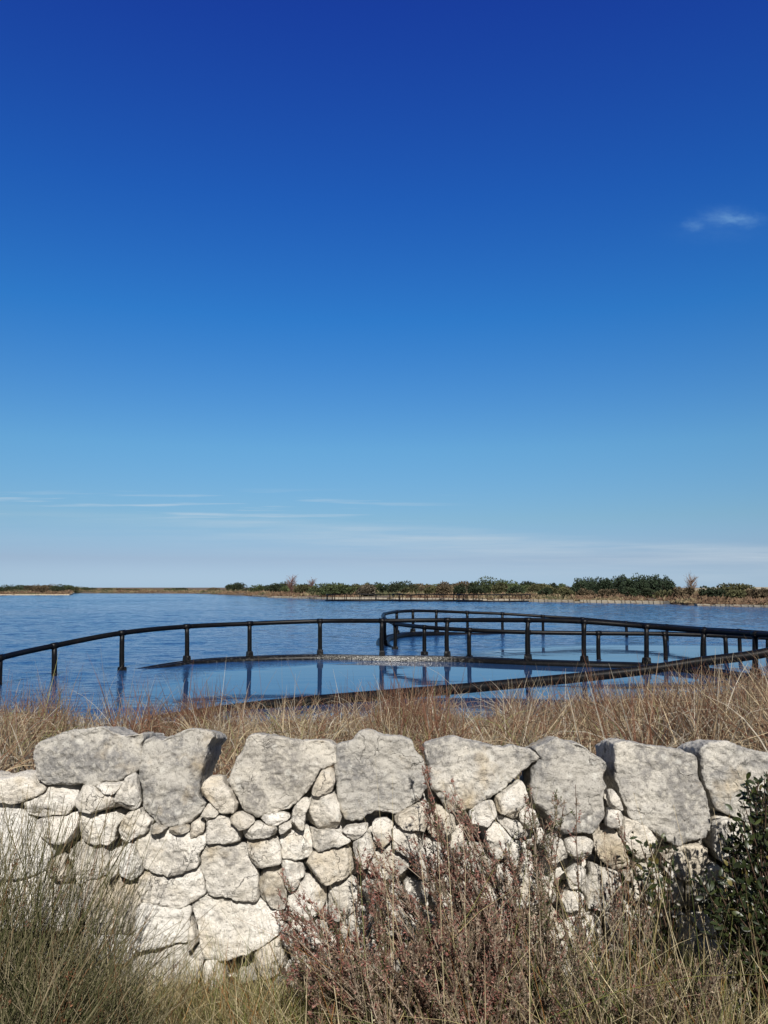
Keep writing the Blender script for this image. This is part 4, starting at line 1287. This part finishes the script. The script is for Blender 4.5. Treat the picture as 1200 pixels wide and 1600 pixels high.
# tips: (photo column, photo row, spread across, spread down)
seablite(600, 2.70, 36, [(440, 1372, 12, 60), (480, 1400, 25, 60), (540, 1390, 25, 60), (575, 1330, 10, 60), (520, 1440, 40, 60)], 'deep red shrub at the left end of the shrubs, tips against pale stones', 81, red=.75, grey=.2)
seablite(790, 2.72, 30, [(655, 1172, 3, 40), (640, 1260, 16, 70), (600, 1290, 12, 60), (575, 1310, 10, 60), (620, 1340, 30, 70), (660, 1300, 20, 70)], 'tallest red shrub, its tip reaching up between two capstones', 82, red=.65)
seablite(825, 2.74, 26, [(705, 1208, 5, 40), (715, 1235, 12, 60), (740, 1300, 20, 60), (700, 1330, 30, 60), (765, 1330, 15, 70)], 'red topped shrub in front of the tapering capstone', 83, red=.6)
seablite(690, 2.52, 78, [(560, 1480, 40, 50), (620, 1450, 40, 60), (690, 1430, 40, 60), (500, 1500, 30, 40)], 'grey brown twiggy shrub low in the middle foreground', 84, red=.28, green=.12, up=.5)
seablite(770, 2.50, 72, [(700, 1440, 20, 60), (760, 1420, 30, 60), (790, 1470, 20, 60), (720, 1500, 30, 60)], 'pale dry shrub with a rosy patch right of the middle foreground', 85, red=.42, green=.04, up=.5)
seablite(850, 2.72, 24, [(835, 1240, 8, 40), (850, 1262, 10, 60), (880, 1250, 4, 20), (830, 1330, 25, 60), (880, 1380, 30, 60), (850, 1400, 30, 60)], 'rust and green shrub climbing the face of the pointed capstone', 86, red=.35, green=.34)
seablite(890, 2.52, 42, [(840, 1450, 30, 60), (890, 1440, 30, 60), (930, 1480, 25, 60), (870, 1520, 30, 40)], 'dark green and rust shrub below the pointed capstone', 87, red=.25, green=.42, up=.5)
seablite(985, 2.76, 26, [(950, 1300, 12, 60), (975, 1330, 14, 60), (940, 1380, 20, 60), (1000, 1400, 16, 60)], 'thin grey twiggy shrub left of the small stones under the square capstone', 88, red=.2, green=.05, dens=18)
seablite(1060, 2.5, 50, [(1000, 1520, 30, 50), (1060, 1500, 30, 50), (1110, 1510, 30, 50), (1160, 1500, 30, 50)], 'low brown shrub in the bottom right corner', 89, red=.12, green=.16, up=.4)


def mastic(px, Y, n, tips, label, seed, leafs=26):
    r = np.random.default_rng(seed)
    b0 = at(px, 1600, Y); b0[2] = 0
    root = empty('mastic_bush', (b0[0], Y, 0)); tag(root, label, 'bush', 'dark leaved bushes before the wall')
    base = np.stack([r.normal(size=n) * .06, r.normal(size=n) * .05, np.zeros(n)], 1)
    tp = []
    for _ in range(n):
        q = tips[r.integers(0, len(tips))]
        tp.append(at(q[0] + r.normal() * q[2], q[1] + r.normal() * q[3], Y + r.uniform(-.2, .2)))
    tp = np.array(tp) - np.array([b0[0], Y, 0])
    K = 9
    pts = curve_stems(base, tp, r, K, .5, .008)
    st = MB(); st.tubes(pts, r.uniform(.003, .005, n)[:, None] * np.linspace(1, .35, K)[None], (.07, .045, .03), 5, False)
    st.build('stems', M_twig, root)
    m_ = n * leafs; k = r.integers(0, n, m_); s_ = 1 - r.uniform(0, 1, m_) ** 1.5 * .55
    idx = s_ * (K - 1); i0 = np.clip(idx.astype(int), 0, K - 2); fr = (idx - i0)[:, None]
    q = pts[k, i0] * (1 - fr) + pts[k, i0 + 1] * fr
    tang = pts[k, i0 + 1] - pts[k, i0]; tang /= np.linalg.norm(tang, axis=1, keepdims=True)
    d = tang * .5 + r.normal(size=(m_, 3)) * .8 + (0, 0, .15)
    q = q + r.normal(size=(m_, 3)) * .012
    cg = np.array([(.018, .026, .009), (.026, .036, .012), (.040, .05, .014), (.10, .085, .025)])[r.choice(4, m_, p=[.4, .35, .2, .05])] * (1 + .2 * r.normal(size=(m_, 1)))
    lv = MB(); lv.leaves_oval(q, d, r.uniform(.020, .036, m_), r.uniform(.009, .015, m_), np.clip(cg, .005, .4), r.normal(size=(m_, 3)))
    lv.build('leaves', M_mastic, root)


mastic(1225, 2.62, 150, [(1190, 1240, 18, 22), (1160, 1300, 16, 30), (1205, 1330, 20, 40), (1165, 1370, 20, 30), (1200, 1420, 22, 30), (1135, 1400, 12, 20)], 'large dark glossy bush covering the right end of the wall', 91, leafs=30)
mastic(1050, 2.84, 15, [(1000, 1310, 10, 14), (1030, 1320, 14, 12), (1050, 1335, 14, 14), (1010, 1350, 14, 16)], 'small olive leaved bush under the square grey capstone', 92, leafs=20)

# pale dry stalks that stand out one by one
stalks = [((700, 1640), (650, 1340), .004), ((575, 1640), (553, 1350), .003), ((540, 1640), (505, 1380), .003), ((472, 1640), (457, 1490), .003), ((735, 1640), (725, 1300), .003), ((765, 1640), (787, 1375), .003),
          ((852, 1640), (870, 1372), .003), ((700, 1640), (690, 1490), .004), ((960, 1640), (925, 1350), .004), ((1100, 1640), (1000, 1240), .003), ((1150, 1640), (1060, 1270), .003), ((1190, 1640), (1110, 1260), .003), ((1120, 1640), (1135, 1240), .0026),
          ((1010, 1640), (985, 1480), .003)]
desc = ['thickest pale straw stalk slanting left across the middle shrubs', 'straight upright straw stalk before the middle shrubs', 'straw stalk leaning left before the deep red shrub', 'short straw stalk at the left end of the red shrubs',
        'thin straw stalk rising in front of the tapering capstone', 'straw stalk leaning right over the rosy patch', 'straw stalk leaning right before the rust and green shrub', 'short thick straw stalk at the bottom of the pale dry shrub',
        'straw stalk below the right side of the pointed capstone', 'long stalk slanting left up to the left side of the square capstone', 'long stalk slanting left across the middle of the square capstone', 'long stalk slanting left beside the dark glossy bush',
        'upright yellow stalk in front of the dark glossy bush', 'short rusty stalk at the bottom right']
for i, ((bx, by), (tx, ty), wd_) in enumerate(stalks):
    r = np.random.default_rng(900 + i)
    Y0 = 2.35 + r.uniform(0, .15)
    b0 = at(bx, by, Y0)
    t0 = at(tx, ty, Y0 + .2)
    k_ = b0[2] / (t0[2] - b0[2]) if t0[2] > b0[2] else 0
    g0 = np.array([b0[0] - (t0[0] - b0[0]) * k_ * .6, Y0 - .05, 0.0])
    pth = curve_stems(g0[None], t0[None], r, 12, .15, .004)
    mb = MB(); colr = np.array((.50, .42, .27)) if i not in (12, 13) else np.array((.36, .24, .08))
    mb.tubes(pth, np.linspace(wd_, wd_ * .3, 12)[None] * .6, colr, 6, False)
    lf = r.integers(2, 4)
    for _ in range(lf):   # sheath leaves
        j = r.integers(2, 8); q = pth[0, j]; dd = pth[0, j + 1] - pth[0, j]; dd = dd / np.linalg.norm(dd)
        sd_ = np.array([r.normal(), r.normal() * .4, .6]); t = np.linspace(0, 1, 6)[:, None]; LL = r.uniform(.08, .2)
        lp = q + dd * t * LL * .8 + sd_ / np.linalg.norm(sd_) * t ** 1.7 * LL * .45
        mb.ribbons(lp[None], (np.linspace(1, .15, 6) * .0045)[None], colr[None] * .9)
    o = mb.build('dry_stalk', M_grass, origin=g0)
    tag(o, desc[i], 'grass stalk', 'pale dry stalks in the foreground')

# low mixed grass along the foot of the wall
mb = MB()
def fore(n, xr, yr, seed, hgt, pal, wid=(.0018, .0034), lean=.4):
    r = np.random.default_rng(seed)
    x = r.uniform(xr[0], xr[1], n); y = r.uniform(yr[0], yr[1], n)
    P_ = np.stack([x, y, np.full(n, -.01)], 1)
    D_ = np.stack([r.normal(size=n) * lean, r.normal(size=n) * lean, np.ones(n)], 1); D_ /= np.linalg.norm(D_, axis=1, keepdims=True)
    cl = vnoise(P_ * 4.0, seed)
    L = r.uniform(hgt[0], hgt[1], n) * (1 + .35 * cl)
    K = 7; t = np.linspace(0, 1, K)
    pts = P_[:, None] + D_[:, None] * (L[:, None] * t)[..., None]
    o_ = np.stack([D_[:, 0], D_[:, 1], 0 * x], 1)
    dr = r.uniform(0, 1, n) ** 2
    pts += o_[:, None] * (L * dr * .9)[:, None, None] * (t ** 2)[None, :, None]
    pts[:, :, 2] -= (L * dr * .45)[:, None] * t ** 2.5
    PAL = np.array([(.09, .11, .03), (.15, .155, .045), (.32, .26, .13), (.42, .36, .22), (.25, .12, .04), (.20, .17, .09)])
    c_ = PAL[r.choice(6, n, p=pal)] * (1 + .2 * r.normal(size=(n, 1)))
    return pts, r.uniform(wid[0], wid[1], n)[:, None] * (1 - .8 * t[None] ** 2), np.clip(c_, .01, .6)
for args in [(7500, (-1.5, 1.6), (2.0, 2.88), 1, (.14, .36), [.26, .26, .18, .12, .06, .12]),
             (5200, (-.80, -.15), (2.72, 2.97), 2, (.10, .32), [.12, .17, .28, .23, .07, .13]),
             (1700, (.45, 1.5), (2.1, 2.8), 3, (.3, .62), [.16, .18, .26, .24, .06, .10]),
             (2600, (-1.3, 1.4), (2.35, 2.75), 4, (.22, .48), [.34, .28, .14, .10, .04, .10]),
             (3000, (-1.0, -.25), (2.6, 2.95), 6, (.14, .45), [.08, .14, .30, .28, .07, .13]),
             (900, (.55, 1.15), (2.55, 2.9), 8, (.25, .6), [.08, .12, .3, .28, .12, .10]),
             (420, (-.25, .8), (2.25, 2.6), 7, (.5, .95), [.05, .12, .3, .4, .06, .07]),
             (700, (.7, 1.5), (2.2, 2.7), 5, (.55, .85), [.10, .16, .3, .32, .06, .06])]:
    mb.ribbons(*fore(*args))
tag(mb.build('mixed_grass', M_grass), 'tangled green and straw grass along the foot of the wall', 'grass', None, 'stuff')

# ------------------------------------------------------------------ sky, sun, camera
EL, AZ = R(38), R(8)
to_sun = Vector((math.sin(AZ) * math.cos(EL), -math.cos(AZ) * math.cos(EL), math.sin(EL)))
sun = bpy.data.lights.new('sun', 'SUN'); sun.energy = 5.0; sun.angle = R(0.5); sun.color = (1.0, .955, .895)
so = bpy.data.objects.new('sun', sun); so.rotation_euler = to_sun.to_track_quat('Z', 'Y').to_euler(); C.objects.link(so)

W = bpy.data.worlds.new('World'); scene.world = W; W.use_nodes = True
nt = W.node_tree; nt.nodes.clear()
outw = nt.nodes.new('ShaderNodeOutputWorld'); bg = nt.nodes.new('ShaderNodeBackground')
nt.links.new(bg.outputs[0], outw.inputs[0])
sky = nt.nodes.new('ShaderNodeTexSky'); sky.sky_type = 'NISHITA'; sky.sun_disc = False
sky.sun_elevation = EL; sky.sun_rotation = math.pi - AZ
sky.air_density = 1.0; sky.dust_density = 0.3; sky.ozone_density = 3.0; sky.altitude = 0
bg.inputs['Strength'].default_value = 0.094
tc = nt.nodes.new('ShaderNodeTexCoord')
sp = nd(nt, 'ShaderNodeSeparateXYZ'); nt.links.new(tc.outputs['Generated'], sp.inputs[0])
dx_, dy_, dz_ = sp.outputs
# deep polarised blue of the clear winter sky: tint by height above the horizon, darkened overhead out of view to cut blue fill
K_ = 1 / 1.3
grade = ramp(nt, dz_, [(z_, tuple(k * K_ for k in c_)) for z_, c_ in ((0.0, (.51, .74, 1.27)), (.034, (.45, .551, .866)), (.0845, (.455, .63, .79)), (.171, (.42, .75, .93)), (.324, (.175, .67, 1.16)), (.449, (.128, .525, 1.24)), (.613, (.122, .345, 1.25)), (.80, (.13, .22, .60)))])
# less polarised towards the sun; out of view, toned down to neutralise ambient fill
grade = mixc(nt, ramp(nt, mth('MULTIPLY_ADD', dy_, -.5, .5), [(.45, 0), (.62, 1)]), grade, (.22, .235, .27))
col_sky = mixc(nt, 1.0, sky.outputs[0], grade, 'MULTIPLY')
# clouds, by direction in the sky
yy_ = mth('MAXIMUM', dy_, .05)
u_ = mth('DIVIDE', dx_, yy_); v_ = mth('DIVIDE', dz_, yy_)
cv = nd(nt, 'ShaderNodeCombineXYZ'); nt.links.new(u_, cv.inputs[0]); nt.links.new(v_, cv.inputs[1])
def uv(px, py):
    d = at(px, py, 1.0); return d[0], d[2] - EYE
def cmap(sx, sy, rot=0.0):
    m = nd(nt, 'ShaderNodeMapping'); nt.links.new(cv.outputs[0], m.inputs[0])
    m.inputs['Scale'].default_value = (sx, sy, 1); m.inputs['Rotation'].default_value = (0, 0, rot)
    return m.outputs[0]
def blob(px, py, rx, ry):
    a_, b_ = uv(px, py); x1, _ = uv(px + rx, py); _, y1 = uv(px, py - ry)
    p_ = mth('DIVIDE', mth('SUBTRACT', u_, a_), x1 - a_); q_ = mth('DIVIDE', mth('SUBTRACT', v_, b_), y1 - b_)
    return mth('ADD', mth('MULTIPLY', p_, p_), mth('MULTIPLY', q_, q_))
u_keep, v_keep = u_, v_
u_ = mth('ADD', u_, mth('MULTIPLY', mth('SUBTRACT', noise(nt, cmap(40, 60), 1.0, 4, .6), .5), .030))
v_ = mth('ADD', v_, mth('MULTIPLY', mth('SUBTRACT', noise(nt, cmap(46, 70, .3), 1.0, 4, .6), .5), .016))
def puff(*a): return mth('POWER', 2.718, mth('MULTIPLY', blob(*a), -1.0))
bl = mth('ADD', mth('ADD', mth('MULTIPLY', puff(1150, 343, 36, 8), 1.0), mth('MULTIPLY', puff(1084, 353, 14, 7), .62)), mth('ADD', mth('MULTIPLY', puff(1128, 335, 28, 11), .45), mth('MULTIPLY', puff(1120, 362, 60, 16), .14)))
u_, v_ = u_keep, v_keep
cl = mth('MULTIPLY', mth('MULTIPLY', bl, ramp(nt, noise(nt, cmap(30, 90, -.1), 1.6, 6, .65), [(.25, .35), (.65, 1)])), .30)
col_sky = mixc(nt, cl, col_sky, (2.3, 4.4, 6.4))
# cirrus bank sloping down to the right
(u0, v0), (u1, v1) = uv(300, 800), uv(1200, 850)
slope = (v1 - v0) / (u1 - u0)
ln = mth('SUBTRACT', mth('MULTIPLY_ADD', u_, slope, v0 - slope * u0), v_)
ln = mth('ADD', ln, mth('MULTIPLY', mth('SUBTRACT', noise(nt, cmap(2.2, 30, .06), 1.6, 4, .6), .5), .022))
bank = ramp(nt, mth('MULTIPLY_ADD', ln, 10.0, .2), [(.19, 0), (.34, 1), (.46, .7), (.85, 0)])
bank = mixc(nt, 1.0, bank, ramp(nt, noise(nt, cmap(2.0, 42, .05), 1.5, 5, .62), [(.37, .12), (.66, 1)]), 'MULTIPLY')
side = ramp(nt, mth('MULTIPLY_ADD', u_, 1.0, .5), [(.15, .25), (.55, 1)])
bank = mixc(nt, 1.0, bank, side, 'MULTIPLY')
col_sky = mixc(nt, mth('MULTIPLY', bank, .72), col_sky, (4.1, 4.9, 5.6))
# thin separate streaks on the left
stv = ramp(nt, noise(nt, cmap(4.0, 120, .03), 1.25, 4, .55), [(.53, 0), (.66, 1)])
bandv = ramp(nt, v_, [(.078, 0), (.092, 1), (.110, 1), (.124, 0)])
st_ = mixc(nt, 1.0, mixc(nt, 1.0, stv, bandv, 'MULTIPLY'), ramp(nt, mth('MULTIPLY_ADD', u_, 1.0, .5), [(.36, 1), (.62, 0)]), 'MULTIPLY')
col_sky = mixc(nt, mth('MULTIPLY', st_, .58), col_sky, (3.9, 4.9, 5.8))
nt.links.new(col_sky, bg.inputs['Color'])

cam = bpy.data.cameras.new('camera'); cam.sensor_fit = 'VERTICAL'; cam.sensor_height = 24; cam.lens = F / 1600 * 24
cam.clip_start = 0.05; cam.clip_end = 20000
co = bpy.data.objects.new('camera', cam); co.location = (0, 0, EYE); co.rotation_euler = (math.pi / 2 + PITCH, 0, 0); C.objects.link(co)
scene.camera = co
scene.view_settings.view_transform = 'Standard'; scene.view_settings.look = 'None'
scene.view_settings.exposure = 0.45; scene.view_settings.gamma = 1
scene.render.resolution_x = 768; scene.render.resolution_y = 1024
